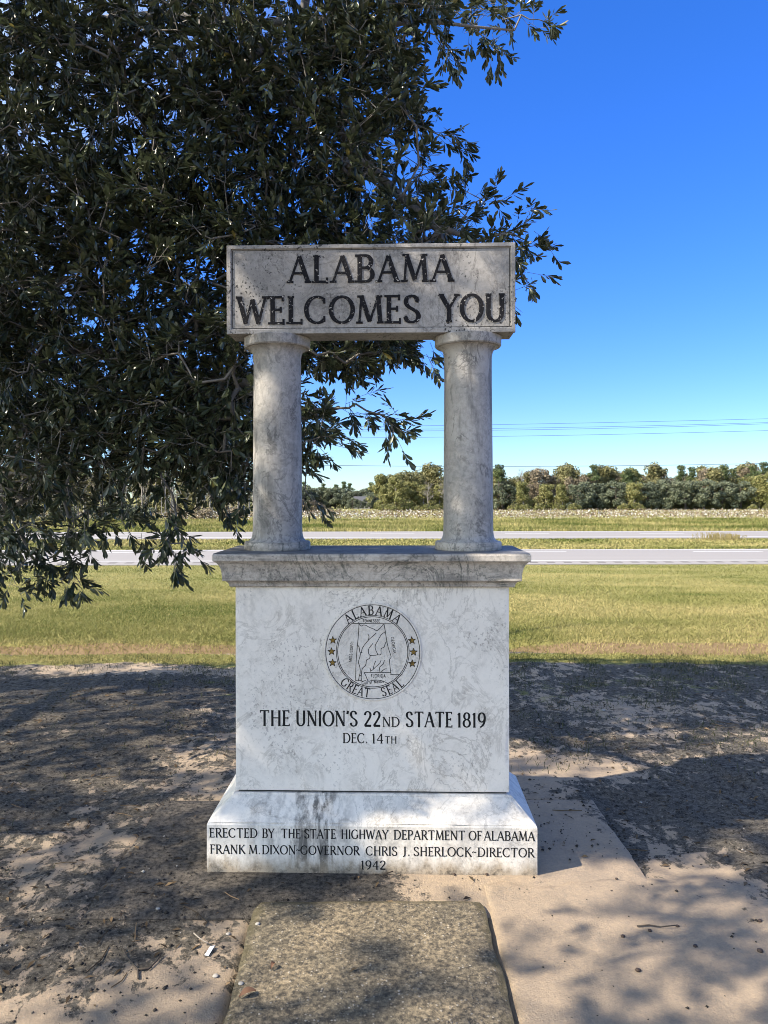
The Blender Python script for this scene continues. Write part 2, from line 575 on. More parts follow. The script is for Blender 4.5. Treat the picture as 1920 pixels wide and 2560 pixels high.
# ------------------------------------------------------------------ ground
PADX0, PADX1, PADY0, PADY1 = -1.13, 1.12, 2.80, 3.885
PX0, PX1, PY1 = -0.471, 0.407, 2.876
PROF = [(-80, 0), (7.2, 0), (7.42, 0.0), (7.55, -0.14), (7.72, -0.12), (7.98, 0.0), (8.4, 0.0), (12, -0.22), (20, -0.85), (30, -1.5), (38.5, -2.1), (50, -2.1), (55, -2.25), (60, -2.12),
        (73.5, -2.1), (78, -2.35), (88, -2.3), (108, -2.1), (175, -2.1), (300, -4.2), (900, -6), (4000, -14)]
_pa = np.array(PROF)


def base_z(x, y):
    w = (fbm(x * 0.35, y * 0 + 3.0, 3) - 0.5) * 0.5          # the bank wanders a little
    sh = w * np.exp(-((y - 7.6) / 1.2) ** 2)
    return np.interp(y + sh, _pa[:, 0], _pa[:, 1])


def ground_z(x, y):
    z = base_z(x, y)
    near = sstep(9.0, 6.5, y) * sstep(7, 5, np.abs(x))
    h = (fbm(x * 1.3, y * 1.3, 5, 2.1, 0.55) - 0.5) * 0.07 + (fbm(x * 9, y * 9, 4, 2.1, .6) - 0.5) * 0.024
    # two shallow roots run under the crust to the left of the walk
    for (ax, ay, bx, by, rr) in ((-2.6, 2.2, -1.25, 2.72, 0.05), (-1.7, 1.9, -0.5, 2.42, 0.035), (-3.4, 3.0, -1.5, 3.5, 0.05)):
        dx, dy = bx - ax, by - ay
        tt = np.clip(((x - ax) * dx + (y - ay) * dy) / (dx * dx + dy * dy), 0, 1)
        dd = np.hypot(x - ax - tt * dx, y - ay - tt * dy + 0.04 * np.sin(tt * 14))
        h = h + 0.028 * np.exp(-(dd / rr) ** 2)
    z = z + near * (h - 0.006)
    # sunk under the pad and the walk
    inp = sstep(0.0, 0.05, np.minimum.reduce([x - PADX0, PADX1 - x, y - PADY0, PADY1 - y]))
    inw = sstep(-0.02, 0.03, np.minimum.reduce([x - PX0, PX1 - x, PY1 - y]))
    near_pad = sstep(-0.35, 0.0, np.minimum.reduce([x - PADX0, PADX1 - x, y - 2.2, PADY1 - y]))
    z = np.where(near > 0, z * (1 - 0.55 * near_pad) + 0.002 * near_pad, z)
    z = z - 0.024 * sstep(1.09, 1.13, x) * sstep(1.6, 1.25, x) * sstep(3.0, 3.15, y) * sstep(4.1, 3.9, y)
    lap = sstep(0.39, 0.43, x) * sstep(3.13, 3.02, y + 0.34 * (fbm(x * 3.4 + 2, y * 3.4, 4) - .5)) * sstep(1.5, 1.2, x)
    inp = inp * (1 - lap)
    z = z * (1 - lap) + lap * (0.0085 + 0.010 * (fbm(x * 2.2, y * 2.2, 4) - .5))
    z = z * (1 - np.maximum(inp, inw)) + (-0.05) * np.maximum(inp, inw)
    return z


def blob(x, y, cx, cy, rx, ry):
    return np.exp(-(((x - cx) / rx) ** 2 + ((y - cy) / ry) ** 2))


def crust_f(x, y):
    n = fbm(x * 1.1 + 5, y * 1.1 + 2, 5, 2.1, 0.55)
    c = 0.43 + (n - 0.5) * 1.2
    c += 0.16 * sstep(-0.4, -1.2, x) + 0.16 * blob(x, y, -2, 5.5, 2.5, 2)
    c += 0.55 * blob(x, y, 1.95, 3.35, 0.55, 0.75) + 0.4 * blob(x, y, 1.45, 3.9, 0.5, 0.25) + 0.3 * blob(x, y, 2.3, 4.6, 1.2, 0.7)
    c += 0.5 * blob(x, y, 1.15, 3.5, 0.035, 0.4) - 0.14 * blob(x, y, -1.42, 3.2, 0.22, 0.7) - 0.35 * blob(x, y, 1.36, 3.15, 0.14, 0.3)  # first term: narrow dark line painted for the crack and step shade at pad edge
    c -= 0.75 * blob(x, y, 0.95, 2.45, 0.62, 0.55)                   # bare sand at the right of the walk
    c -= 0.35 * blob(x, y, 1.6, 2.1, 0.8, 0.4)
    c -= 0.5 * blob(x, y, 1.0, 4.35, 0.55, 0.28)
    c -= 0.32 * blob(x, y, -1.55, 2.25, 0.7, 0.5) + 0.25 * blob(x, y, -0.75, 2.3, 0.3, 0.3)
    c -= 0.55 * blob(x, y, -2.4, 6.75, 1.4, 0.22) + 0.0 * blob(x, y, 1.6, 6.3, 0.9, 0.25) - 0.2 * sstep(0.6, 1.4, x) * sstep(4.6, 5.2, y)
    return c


def grass_f(x, y):
    g = sstep(6.75, 7.25, y + (fbm(x * 0.8, y * 0.8, 3) - 0.5) * 0.9)
    g = np.maximum(g, 0.40 * sstep(0.50, 0.66, fbm(x * 0.7 + 40, y * 1.3 + 9, 4)) * sstep(4.1, 5.2, y))
    g = g * (1 - 0.75 * np.exp(-((y - 7.5) / .09) ** 2))
    return np.clip(g, 0, 1)


xs = np.concatenate([[-4000, -1500, -600, -300, -150, -80, -50, -30, -20, -14, -10, -7.5, -6], np.arange(-5, 5.001, 0.028), [6, 7.5, 10, 14, 20, 30, 50, 80, 150, 300, 600, 1500, 4000]])
ys = np.concatenate([[-80, -30, -10, -3, 0, 0.8], np.arange(1.3, 8.4, 0.028), [8.6, 9, 9.5, 10.2, 11, 12, 13, 14.5, 16, 18, 20, 22.5, 25, 28, 31, 34.5, 38.5, 42, 46, 50, 52.5, 55, 57.5, 60, 66, 73.5, 76, 78, 82, 88, 95, 108, 130, 150, 175, 200, 240, 300, 420, 600, 900, 1800, 4000]])
GX, GY = np.meshgrid(xs, ys)
GZ = ground_z(GX, GY)
nx, ny = len(xs), len(ys)
idx = np.arange(nx * ny).reshape(ny, nx)
q = np.stack([idx[:-1, :-1], idx[:-1, 1:], idx[1:, 1:], idx[1:, :-1]], -1).reshape(-1, 4)
br = np.exp(-((GY - 7.86 - 0.1 * (fbm(GX * 1.5, GY * 0, 3) - .5)) / 0.13) ** 2) * (0.75 + 0.9 * fbm(GX * 1.1 + 3, GY * 0 + 7, 3)) + 0.38 * np.exp(-((GY - 54) / 3) ** 2) + 0.5 * np.exp(-((GY - 104) / 4) ** 2)
br = br + 0.33 * sstep(14, 8, GY) * sstep(7.9, 8.2, GY) + 0.35 * sstep(20, 8, GY) * sstep(1.2, 6, GX) * sstep(7.9, 8.2, GY)
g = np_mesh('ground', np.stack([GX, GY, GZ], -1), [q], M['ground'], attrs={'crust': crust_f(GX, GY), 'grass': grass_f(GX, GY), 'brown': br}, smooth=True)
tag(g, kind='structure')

# concrete pad under the stone: a sheet with a rim, its crust is on the left
def slab(name, x0, x1, y0, y1, z, th, mat, attr, fn, step=0.03, corner=0.0, zn=0.004):
    X = np.linspace(x0, x1, int((x1 - x0) / step) + 1)
    Y = np.linspace(y0, y1, int((y1 - y0) / step) + 1)
    XX, YY = np.meshgrid(X, Y)
    XX, YY = XX.copy(), YY.copy()
    if corner:                                                        # round the far corners by pulling the grid in
        for sgn, xe in ((-1, x0), (1, x1)):
            dx = np.clip(corner - np.abs(XX - xe), 0, None)
            dy = np.clip(corner - (y1 - YY), 0, None)
            d = np.hypot(dx, dy)
            k = np.where(d > 1e-6, np.maximum(dx, dy) / np.maximum(d, 1e-6), 1)
            XX = np.where((dx > 0) & (dy > 0), xe - sgn * corner + sgn * dx * k, XX)
            YY = np.where((dx > 0) & (dy > 0), y1 - corner + dy * k, YY)
    ex = np.minimum.reduce([XX - x0, x1 - XX, y1 - YY, YY - y0])
    # ragged edge
    jag = (fbm(XX * 7, YY * 7, 4) - 0.5) * 0.03 * sstep(0.08, 0.0, ex)
    ZZ = z + (fbm(XX * 4, YY * 4, 4) - 0.5) * zn * 2 - sstep(0.03, 0.0, ex) * 0.008
    XX = XX + jag * np.sign(XX - (x0 + x1) / 2)
    n, m = len(X), len(Y)
    V = np.stack([XX, YY, ZZ], -1).reshape(-1, 3)
    id_ = np.arange(n * m).reshape(m, n)
    qs = np.stack([id_[:-1, :-1], id_[:-1, 1:], id_[1:, 1:], id_[1:, :-1]], -1).reshape(-1, 4)
    ring = np.concatenate([id_[0, :], id_[1:, -1], id_[-1, -2::-1], id_[-2:0:-1, 0]])
    low = V[ring].copy()
    low[:, 2] = z - th
    V2 = np.concatenate([V, low])
    k = np.arange(len(ring))
    a = ring; b = np.roll(ring, -1)
    la = len(V) + k; lb = len(V) + np.roll(k, -1)
    side = np.stack([a, la, lb, b], -1)
    Xa = np.concatenate([XX.ravel(), low[:, 0]])
    Ya = np.concatenate([YY.ravel(), low[:, 1]])
    o = np_mesh(name, V2, [qs, side], mat, attrs={attr: fn(Xa, Ya)}, smooth=True)
    o.data.set_sharp_from_angle(angle=R(50))
    return o


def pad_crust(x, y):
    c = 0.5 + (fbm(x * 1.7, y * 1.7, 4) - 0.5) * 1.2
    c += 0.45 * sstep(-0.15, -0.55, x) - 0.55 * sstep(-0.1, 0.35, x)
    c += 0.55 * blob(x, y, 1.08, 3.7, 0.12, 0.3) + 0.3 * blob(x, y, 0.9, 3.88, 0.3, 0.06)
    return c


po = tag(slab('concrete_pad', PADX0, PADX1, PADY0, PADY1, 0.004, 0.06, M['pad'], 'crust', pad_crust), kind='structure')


def path_edge(x, y):
    return np.clip(1 - np.minimum.reduce([x - PX0, PX1 - x, PY1 - y]) / 0.10, 0, 1)


pw = tag(slab('path', PX0, PX1, -1.2, PY1, 0.026, 0.09, M['path'], 'edge', path_edge, corner=0.055, zn=0.003), kind='structure')

# ------------------------------------------------------------------ roads
def road(name, y0, y1, z):
    mb = MB()
    n = 8
    yy = [y0 + (y1 - y0) * i / n for i in range(n + 1)]
    vs, fs = [], []
    for x in (-700, 700):
        for i, y in enumerate(yy):
            vs.append((x, y, z + 0.09 * math.sin(math.pi * i / n)))
    for i in range(n):
        fs.append((i, i + n + 1, i + n + 2, i + 1))
    vs += [(-700, y0, z - 0.2), (700, y0, z - 0.2), (-700, y1, z - 0.2), (700, y1, z - 0.2)]
    k = 2 * (n + 1)
    fs += [(k, k + 1, n + 1, 0), (k + 3, k + 2, n, 2 * n + 1)]
    mb.add(vs, fs)
    return tag(mb.build(name, M['asphalt'], smooth=False), kind='structure')


def rz(y, y0, y1, z):
    return z + 0.09 * math.sin(math.pi * (y - y0) / (y1 - y0)) + 0.006


RN = (38.7, 49.2, -2.06)
RF = (61.3, 73.0, -2.06)
road('road', *RN)
road('road', *RF)
mk = MB()
def strip(x0, x1, y, w, rd):
    z0, z1 = rz(y - w / 2, *rd) , rz(y + w / 2, *rd)
    zm = max(z0, z1)
    mk.box(x0, x1, y - w / 2, y + w / 2, zm - 0.03, zm)
strip(-700, 700, 40.35, 0.16, RN)
strip(-700, 700, 48.2, 0.16, RN)
for i in range(-14, 16):
    strip(19.6 + i * 12.2, 19.6 + i * 12.2 + 4.3, 46.0, 0.15, RN)
strip(-700, 700, 62.6, 0.18, RF)
strip(-700, 700, 71.5, 0.16, RF)
for i in range(-14, 16):
    strip(11.5 + i * 12.2, 11.5 + i * 12.2 + 4.0, 67, 0.16, RF)
tag(mk.build('road_markings', M['line']), kind='structure')
tk = MB()
for i in range(-90, 90):
    x = i * 0.9
    zz = rz(39.6, *RN)
    tk.box(x, x + 0.42, 39.35, 39.75, zz - 0.03, zz)
tag(tk.build('rumble_strip', M['tick']), kind='structure')

# ------------------------------------------------------------------ lettering: a stroke alphabet of Roman capitals
def arc(cx, cy, rx, ry, a0, a1, n=14):
    return [(cx + rx * math.cos(R(a0 + (a1 - a0) * i / n)), cy + ry * math.sin(R(a0 + (a1 - a0) * i / n))) for i in range(n + 1)]


def spl(pts, n=4):
    """Catmull-Rom through the points"""
    out = []
    P = [pts[0]] + pts + [pts[-1]]
    for i in range(1, len(P) - 2):
        for k in range(n):
            t = k / n
            out.append(tuple(0.5 * ((2 * P[i][j]) + (-P[i - 1][j] + P[i + 1][j]) * t + (2 * P[i - 1][j] - 5 * P[i][j] + 4 * P[i + 1][j] - P[i + 2][j]) * t * t
                                    + (-P[i - 1][j] + 3 * P[i][j] - 3 * P[i + 1][j] + P[i + 2][j]) * t ** 3) for j in (0, 1)))
    out.append(pts[-1])
    return out


# char: width, strokes (points, weight T thick / n thin / c by direction), serif ticks (h or v, x, y)
S_PTS = spl([(.53, .80), (.45, .95), (.30, 1.0), (.13, .93), (.08, .76), (.17, .60), (.33, .50), (.50, .39), (.57, .23), (.50, .06), (.31, 0), (.14, .05), (.05, .21)])
GL = {
    'A': (.80, [([(.04, 0), (.40, 1)], 'n'), ([(.40, 1), (.76, 0)], 'T'), ([(.16, .34), (.63, .34)], 'n')], [('h', .04, 0), ('h', .76, 0)]),
    'B': (.68, [([(.13, 0), (.13, 1)], 'T'), ([(.13, 1), (.36, 1)] + arc(.36, .765, .22, .235, 90, -90) + [(.13, .53)], 'c'), ([(.13, .53), (.37, .53)] + arc(.37, .265, .27, .265, 90, -90) + [(.13, 0)], 'c')], [('h', .08, 0), ('h', .08, 1)]),
    'C': (.84, [(arc(.46, .5, .42, .5, 48, 312, 24), 'c')], [('v', .75, .85), ('v', .75, .15)]),
    'D': (.86, [([(.13, 0), (.13, 1)], 'T'), ([(.13, 1), (.34, 1)] + arc(.34, .5, .47, .5, 90, -90, 20) + [(.13, 0)], 'c')], [('h', .08, 0), ('h', .08, 1)]),
    'E': (.60, [([(.13, 0), (.13, 1)], 'T'), ([(.13, 1), (.53, 1)], 'n'), ([(.13, .52), (.45, .52)], 'n'), ([(.13, 0), (.56, 0)], 'n')], [('h', .08, 0), ('h', .08, 1), ('v', .53, .95), ('v', .45, .52), ('v', .56, .05)]),
    'F': (.57, [([(.13, 0), (.13, 1)], 'T'), ([(.13, 1), (.53, 1)], 'n'), ([(.13, .52), (.45, .52)], 'n')], [('h', .13, 0), ('h', .08, 1), ('v', .53, .95), ('v', .45, .52)]),
    'G': (.90, [(arc(.46, .5, .42, .5, 48, 318, 24), 'c'), ([(.79, .12), (.79, .42)], 'T')], [('v', .75, .85), ('h', .79, .42)]),
    'H': (.84, [([(.13, 0), (.13, 1)], 'T'), ([(.71, 0), (.71, 1)], 'T'), ([(.13, .52), (.71, .52)], 'n')], [('h', .13, 0), ('h', .13, 1), ('h', .71, 0), ('h', .71, 1)]),
    'I': (.27, [([(.135, 0), (.135, 1)], 'T')], [('h', .135, 0), ('h', .135, 1)]),
    'J': (.38, [([(.24, 1), (.24, .16)] + spl([(.24, .16), (.2, -.02), (.06, -.12)]), 'c')], [('h', .24, 1)]),
    'K': (.78, [([(.13, 0), (.13, 1)], 'T'), ([(.66, 1), (.15, .46)], 'n'), ([(.29, .60), (.74, 0)], 'T')], [('h', .13, 0), ('h', .13, 1), ('h', .66, 1), ('h', .74, 0)]),
    'L': (.58, [([(.13, 0), (.13, 1)], 'T'), ([(.13, 0), (.55, 0)], 'n')], [('h', .13, 1), ('h', .08, 0), ('v', .55, .05)]),
    'M': (1.0, [([(.09, 0), (.17, 1)], 'n'), ([(.17, 1), (.50, .04)], 'T'), ([(.50, .04), (.83, 1)], 'n'), ([(.83, 1), (.91, 0)], 'T')], [('h', .09, 0), ('h', .91, 0), ('h', .14, 1), ('h', .86, 1)]),
    'N': (.88, [([(.12, 0), (.12, 1)], 'n'), ([(.12, 1), (.76, 0)], 'T'), ([(.76, 0), (.76, 1)], 'n')], [('h', .12, 0), ('h', .09, 1), ('h', .76, 1)]),
    'O': (.96, [(arc(.48, .5, .43, .5, 0, 360, 32), 'c')], []),
    'P': (.64, [([(.13, 0), (.13, 1)], 'T'), ([(.13, 1), (.34, 1)] + arc(.34, .74, .25, .26, 90, -90) + [(.13, .48)], 'c')], [('h', .13, 0), ('h', .08, 1)]),
    'R': (.74, [([(.13, 0), (.13, 1)], 'T'), ([(.13, 1), (.34, 1)] + arc(.34, .75, .25, .25, 90, -90) + [(.13, .50)], 'c'), ([(.34, .50), (.72, 0)], 'T')], [('h', .13, 0), ('h', .08, 1), ('h', .72, 0)]),
    'S': (.64, [(S_PTS, 'c')], [('v', .53, .86), ('v', .06, .14)]),
    'T': (.78, [([(.39, 0), (.39, 1)], 'T'), ([(.04, 1), (.74, 1)], 'n')], [('h', .39, 0), ('v', .04, .95), ('v', .74, .95)]),
    'U': (.84, [([(.13, 1), (.13, .32)] + arc(.42, .30, .29, .30, 180, 360) + [(.71, .32), (.71, 1)], 'c')], [('h', .13, 1), ('h', .71, 1)]),
    'V': (.78, [([(.04, 1), (.40, 0)], 'T'), ([(.40, 0), (.74, 1)], 'n')], [('h', .04, 1), ('h', .74, 1)]),
    'W': (1.12, [([(.04, 1), (.31, 0)], 'T'), ([(.31, 0), (.56, .92)], 'n'), ([(.56, .92), (.81, 0)], 'T'), ([(.81, 0), (1.08, 1)], 'n')], [('h', .04, 1), ('h', 1.08, 1)]),
    'X': (.78, [([(.05, 1), (.73, 0)], 'T'), ([(.05, 0), (.73, 1)], 'n')], [('h', .05, 1), ('h', .73, 0)]),
    'Y': (.78, [([(.04, 1), (.39, .48)], 'T'), ([(.74, 1), (.39, .48)], 'n'), ([(.39, .48), (.39, 0)], 'T')], [('h', .04, 1), ('h', .74, 1), ('h', .39, 0)]),
    '1': (.36, [([(.19, 0), (.19, 1)], 'T'), ([(.05, .84), (.19, .98)], 'n')], [('h', .19, 0)]),
    '2': (.62, [(spl([(.06, .76), (.13, .93), (.30, 1.0), (.47, .92), (.52, .75), (.44, .55), (.24, .28), (.05, .03)]), 'c'), ([(.05, .03), (.58, .03)], 'T')], []),
    '4': (.66, [([(.46, 0), (.46, 1)], 'T'), ([(.46, 1), (.03, .30)], 'n'), ([(.03, .30), (.63, .30)], 'n')], [('h', .46, 0)]),
    '8': (.62, [(arc(.31, .76, .21, .24, 0, 360, 20), 'c'), (arc(.31, .26, .26, .26, 0, 360, 22), 'c')], []),
    '9': (.62, [(arc(.31, .68, .25, .32, 0, 360, 22), 'c'), (spl([(.56, .68), (.54, .42), (.42, .16), (.18, -.02)]), 'c')], []),
    "'": (.16, [([(.10, 1.02), (.05, .80)], 'T')], []),
    '.': (.22, [([(.06, .05), (.17, .05)], 'T')], []),
    '~': (.42, [(spl([(.03, .42), (.12, .53), (.22, .48), (.32, .42), (.40, .53)]), 'n')], []),
    'u': (.5, [([(.08, .6), (.08, .2)] + arc(.24, .16, .16, .16, 180, 360, 6) + [(.40, .6)], 'n'), ([(.40, .6), (.40, 0)], 'n')], []),
    'l': (.2, [([(.1, 0), (.1, 1)], 'n')], []),
    'f': (.38, [([(.16, 0), (.16, .8), (.24, .98), (.36, .95)], 'n'), ([(.03, .6), (.32, .6)], 'n')], []),
    'o': (.5, [(arc(.25, .3, .19, .3, 0, 360, 14), 'n')], []),
    'e': (.5, [([(.07, .32), (.43, .32)] + arc(.25, .3, .19, .3, 5, 310, 12), 'n')], []),
    'x': (.46, [([(.05, 0), (.41, .6)], 'n'), ([(.05, .6), (.41, 0)], 'n')], []),
    'i': (.2, [([(.1, 0), (.1, .6)], 'n'), ([(.1, .76), (.1, .86)], 'n')], []),
    'c': (.46, [(arc(.26, .3, .20, .3, 50, 310, 10), 'n')], []),
    ' ': (.42, [], []),
}


class Ink(MB):
    """flat-topped strokes standing a hair proud of a stone face (face looks along -y)"""
    def __init__(self, yf, h):
        super().__init__()
        self.yf, self.h, self.k = yf, h, 0

    def ribbon(self, pts, ws):
        closed = len(pts) > 3 and math.dist(pts[0], pts[-1]) < 1e-6
        n = len(pts)
        L, Rr = [], []
        for i in range(n):
            a = pts[i - 1] if i > 0 else (pts[-2] if closed else pts[0])
            b = pts[i + 1] if i < n - 1 else (pts[1] if closed else pts[-1])
            d1 = Vector((pts[i][0] - a[0], pts[i][1] - a[1]))
            d2 = Vector((b[0] - pts[i][0], b[1] - pts[i][1]))
            if d1.length < 1e-9: d1 = d2.copy()
            if d2.length < 1e-9: d2 = d1.copy()
            d1.normalize(); d2.normalize()
            t = d1 + d2
            t = t.normalized() if t.length > 1e-6 else d1
            nrm = Vector((-t.y, t.x))
            m = 1 / max(0.5, abs(nrm.dot(Vector((-d1.y, d1.x)))))
            w = ws[i] * 0.5 * m
            L.append((pts[i][0] + nrm.x * w, pts[i][1] + nrm.y * w))
            Rr.append((pts[i][0] - nrm.x * w, pts[i][1] - nrm.y * w))
        self.k += 1
        y = self.yf - self.h - 0.00003 * (self.k % 9)
        yb = self.yf + 0.001
        vs, fs = [], []
        for l, r in zip(L, Rr):
            vs += [(l[0], y, l[1]), (r[0], y, r[1]), (l[0], yb, l[1]), (r[0], yb, r[1])]
        for i in range(n - 1):
            a, b = 4 * i, 4 * i + 4
            fs += [(a, a + 1, b + 1, b), (a + 2, a, b, b + 2), (a + 1, a + 3, b + 3, b + 1)]
        if not closed:
            fs += [(0, 2, 3, 1), (4 * n - 4, 4 * n - 3, 4 * n - 1, 4 * n - 2)]
        self.add(vs, fs)

    def glyph(self, ch, f, sz, wT, wn, serif=0.2, wx=1.0):
        """f maps glyph coordinates (unit cap height) to the face plane"""
        w, strokes, ticks = GL[ch]
        for pts, k in strokes:
            P = [f(*p) for p in pts]
            W = []
            for i in range(len(pts)):
                a, b = pts[max(i - 1, 0)], pts[min(i + 1, len(pts) - 1)]
                dx, dy = b[0] - a[0], b[1] - a[1]
                l = math.hypot(dx, dy) or 1
                W.append(sz * (wT if k == 'T' else wn if k == 'n' else wn + (wT - wn) * abs(dy / l) ** 1.5))
            self.ribbon(P, W)
        if serif:
            for k, x, y in ticks:
                if k == 'h':
                    self.ribbon([f(x - serif / 2, y), f(x + serif / 2, y)], [sz * wn * 0.9] * 2)
                else:
                    self.ribbon([f(x, y - serif * 0.42), f(x, y + serif * 0.42)], [sz * wn * 0.9] * 2)

    def text(self, s, x0, x1, z0, z1, wT=.13, wn=.07, serif=.2, gap=.10, slope=0.0):
        adv = [GL[c][0] for c in s]
        tot = sum(adv) + gap * (len(s) - 1)
        sx, sz = (x1 - x0) / tot, z1 - z0
        u = 0
        for c, a in zip(s, adv):
            self.glyph(c, lambda px, py, u=u: (x0 + (u + px) * sx, z0 + py * sz + slope * ((u + px) * sx)), sz, wT, wn, serif)
            u += a + gap

    def arc_text(self, s, cx, cz, rbase, sz, a0, a1, top=True, wT=.13, wn=.07, serif=.2, gap=.16, wx=1.0):
        """letters on a circle; angles in degrees clockwise from the top"""
        adv = [GL[c][0] for c in s]
        tot = sum(adv) + gap * (len(s) - 1)
        u = 0
        for c, a in zip(s, adv):
            th = R(a0 + (a1 - a0) * (u + a / 2) / tot)
            ct, st = math.cos(th), math.sin(th)

            def f(px, py, a=a, ct=ct, st=st):
                lx, ly = (px - a / 2) * sz * wx, py * sz
                if top:
                    r = rbase + ly
                    return (cx + r * st + lx * ct, cz + r * ct - lx * st)
                r = rbase - ly
                return (cx + r * st - lx * ct, cz + r * ct + lx * st)
            self.glyph(c, f, sz, wT, wn, serif)
            u += a + gap


# ------------------------------------------------------------------ the welcome monument
MX, MY = -0.024, 3.395
mon = empty('welcome_monument', (MX, MY, 0.0), R(-1.6))
tag(mon, 'white marble welcome monument with two columns holding a lettered sign slab', 'monument')


def fx(u, Y): return (u - CX) / F * Y - MX
def fz(v, Y): return EYE - (v - HY) / F * Y


def chip(o, cuts, amp, sc, seed):
    import bmesh
    bm = bmesh.new()
    bm.from_mesh(o.data)
    bmesh.ops.subdivide_edges(bm, edges=[e for e in bm.edges if e.calc_length() > 0.05], cuts=cuts, use_grid_fill=True)
    bm.normal_update()
    mv = []
    for v in bm.verts:
        sh = [e for e in v.link_edges if len(e.link_faces) == 2 and e.calc_face_angle(0) > R(25)]
        if sh:
            mv.append((v, v.normal.copy()))
    for v, nrm in mv:
        p = np.array([v.co.x * 1.0 + v.co.y * .7 + seed]), np.array([v.co.z + v.co.y * 1.3 + seed])
        a_ = float(fbm(p[0] * sc, p[1] * sc, 3)[0])
        b_ = float(fbm(p[0] * sc * 6 + 9, p[1] * sc * 6, 2)[0])
        v.co -= nrm * (0.0012 + amp * max(0, a_ - .56) * 4 * max(0.2, b_ * 1.6) + 0.0015 * b_)
    bm.to_mesh(o.data)
    bm.free()


# plinth
PF = 0.2815
mb = MB()
mb.rings([(0.6975, PF, 0.0), (0.6975, PF, 0.202), (0.694, PF - .003, 0.211), (0.608, PF - .098, 0.292), (0.604, PF - .101, 0.300)])
plinth = mb.build('plinth', M['plinth'], mon)
chip(plinth, 70, .010, 3.1, 3.3)
plinth["label"] = "broad sloped base block with black streaks and carved dedication"
mb = MB(); mb.box(-.585, .585, -.162, .162, 0.2995, 0.3115)
mb.build('joint', M['gap'], mon)
BF = 0.175
mb = MB(); mb.rings([(0.596, BF, 0.3075), (0.596, BF, 1.1985)])
body = mb.build('pedestal', M['body'], mon)
chip(body, 70, .006, 3.7, 8.1)
# cornice
prof = [(.018, 1.1985), (.0225, 1.2035), (.0235, 1.211), (.028, 1.219), (.036, 1.2255), (.0476, 1.2285), (.0482, 1.246), (.0500, 1.266), (.0545, 1.284), (.062, 1.300), (.0715, 1.3105), (.0765, 1.313), (.0817, 1.3165), (.0817, 1.3405), (.0790, 1.3460)]
mb = MB(); mb.rings([(0.596 + o, BF + o, z) for o, z in prof])
cor = mb.build('cornice', M['cornice'], mon, bevel=0.0025)
mb = MB(); mb.rings([(0.596 + .078, BF + .078, 1.3455), (0.596 + .077, BF + .077, 1.3485)])
mb.build('cornice_top', M['top'], mon)["label"] = "dark weathered top of the cornice"
# columns
for cxu in (693.0, 1169.0):
    cx, cy = (cxu - CX) / F * 3.42 - MX, 0.02
    prof = [(.138, 1.3845), (.1275, 1.390), (.1205, 1.399), (.1165, 1.411), (.1145, 1.428), (.1135, 1.46), (.1128, 1.60), (.1115, 1.80), (.1095, 2.0), (.1088, 2.12), (.1088, 2.215), (.1100, 2.234), (.1135, 2.249), (.1195, 2.261), (.129, 2.270), (.140, 2.275)]
    mb = MB(); mb.lathe(cx, cy, prof, 56)
    colm = mb.build('column', M['column'], mon, smooth=True)
    mb = MB(); mb.lathe(cx, cy, [(.149, 1.3475), (.1515, 1.3515), (.1515, 1.379), (.148, 1.3845), (.13, 1.386)], 56)
    mb.build('base_disc', M['cornice'], colm, smooth=True, autosmooth=40)
    mb = MB(); mb.lathe(cx, cy, [(.13, 2.2725), (.1465, 2.2735), (.1515, 2.279), (.1525, 2.3165), (.150, 2.3195)], 56)
    mb.build('capital', M['column'], colm, smooth=True, autosmooth=40)
# sign slab: recessed field inside a raised frame
SF = -0.100
hw, z0, z1 = 0.6435, 2.319, 2.7155
sxc = -0.006
mb = MB()
mb.box(sxc - hw + .002, sxc + hw - .002, SF + .008, 0.072, z0 + .002, z1 - .002)
sign = mb.build('sign_slab', M['sign'], mon, bevel=0.003)
mb = MB()
bw, bt, bb = .019, .017, .021


def ringf(inset_w, inset_t, inset_b, y):
    return [(sxc - hw + inset_w, y, z0 + inset_b), (sxc + hw - inset_w, y, z0 + inset_b), (sxc + hw - inset_w, y, z1 - inset_t), (sxc - hw + inset_w, y, z1 - inset_t)]


rg = [ringf(0, 0, 0, SF + .02), ringf(0, 0, 0, SF + .0015), ringf(.0015, .0015, .0015, SF), ringf(bw - .002, bt - .002, bb - .002, SF), ringf(bw, bt, bb, SF + .002), ringf(bw, bt, bb, SF + .009)]
vs = [p for r_ in rg for p in r_]
fs = []
for i in range(len(rg) - 1):
    for k in range(4):
        a, b = 4 * i + k, 4 * i + (k + 1) % 4
        fs.append((a, b, b + 4, a + 4))
mb.add(vs, fs)
mb.build('frame', M['sign'], sign)
ik = Ink(SF + .008, 0.0035)
YS = MY + SF + .008
c1 = lambda x: fx(520 + x / 2.023, YS)
r1 = lambda y: fz(580 + y / 2.023, YS)
ik.text("ALABAMA", c1(413), c1(1238), r1(250), r1(119), .175, .09, .27, .17)
ik.text("WELCOMES", c1(153), c1(1078), r1(458), r1(326), .175, .09, .26, .12)
ik.text("YOU", c1(1178), c1(1502), r1(455), r1(322), .175, .09, .26, .12)
sl_ = ik.build('lettering', M['sign_letter'], sign, bevel=0)
# fine incised line inside the frame
ik = Ink(SF + .008, 0.0006)
q0 = [(sxc - hw + bw + .006, z0 + bb + .005), (sxc + hw - bw - .006, z0 + bb + .005), (sxc + hw - bw - .006, z1 - bt - .005), (sxc - hw + bw + .006, z1 - bt - .005)]
for i in range(4):
    ik.ribbon([q0[i], q0[(i + 1) % 4]], [0.0022] * 2)
ik.build('incised_line', M['letter'], sign)

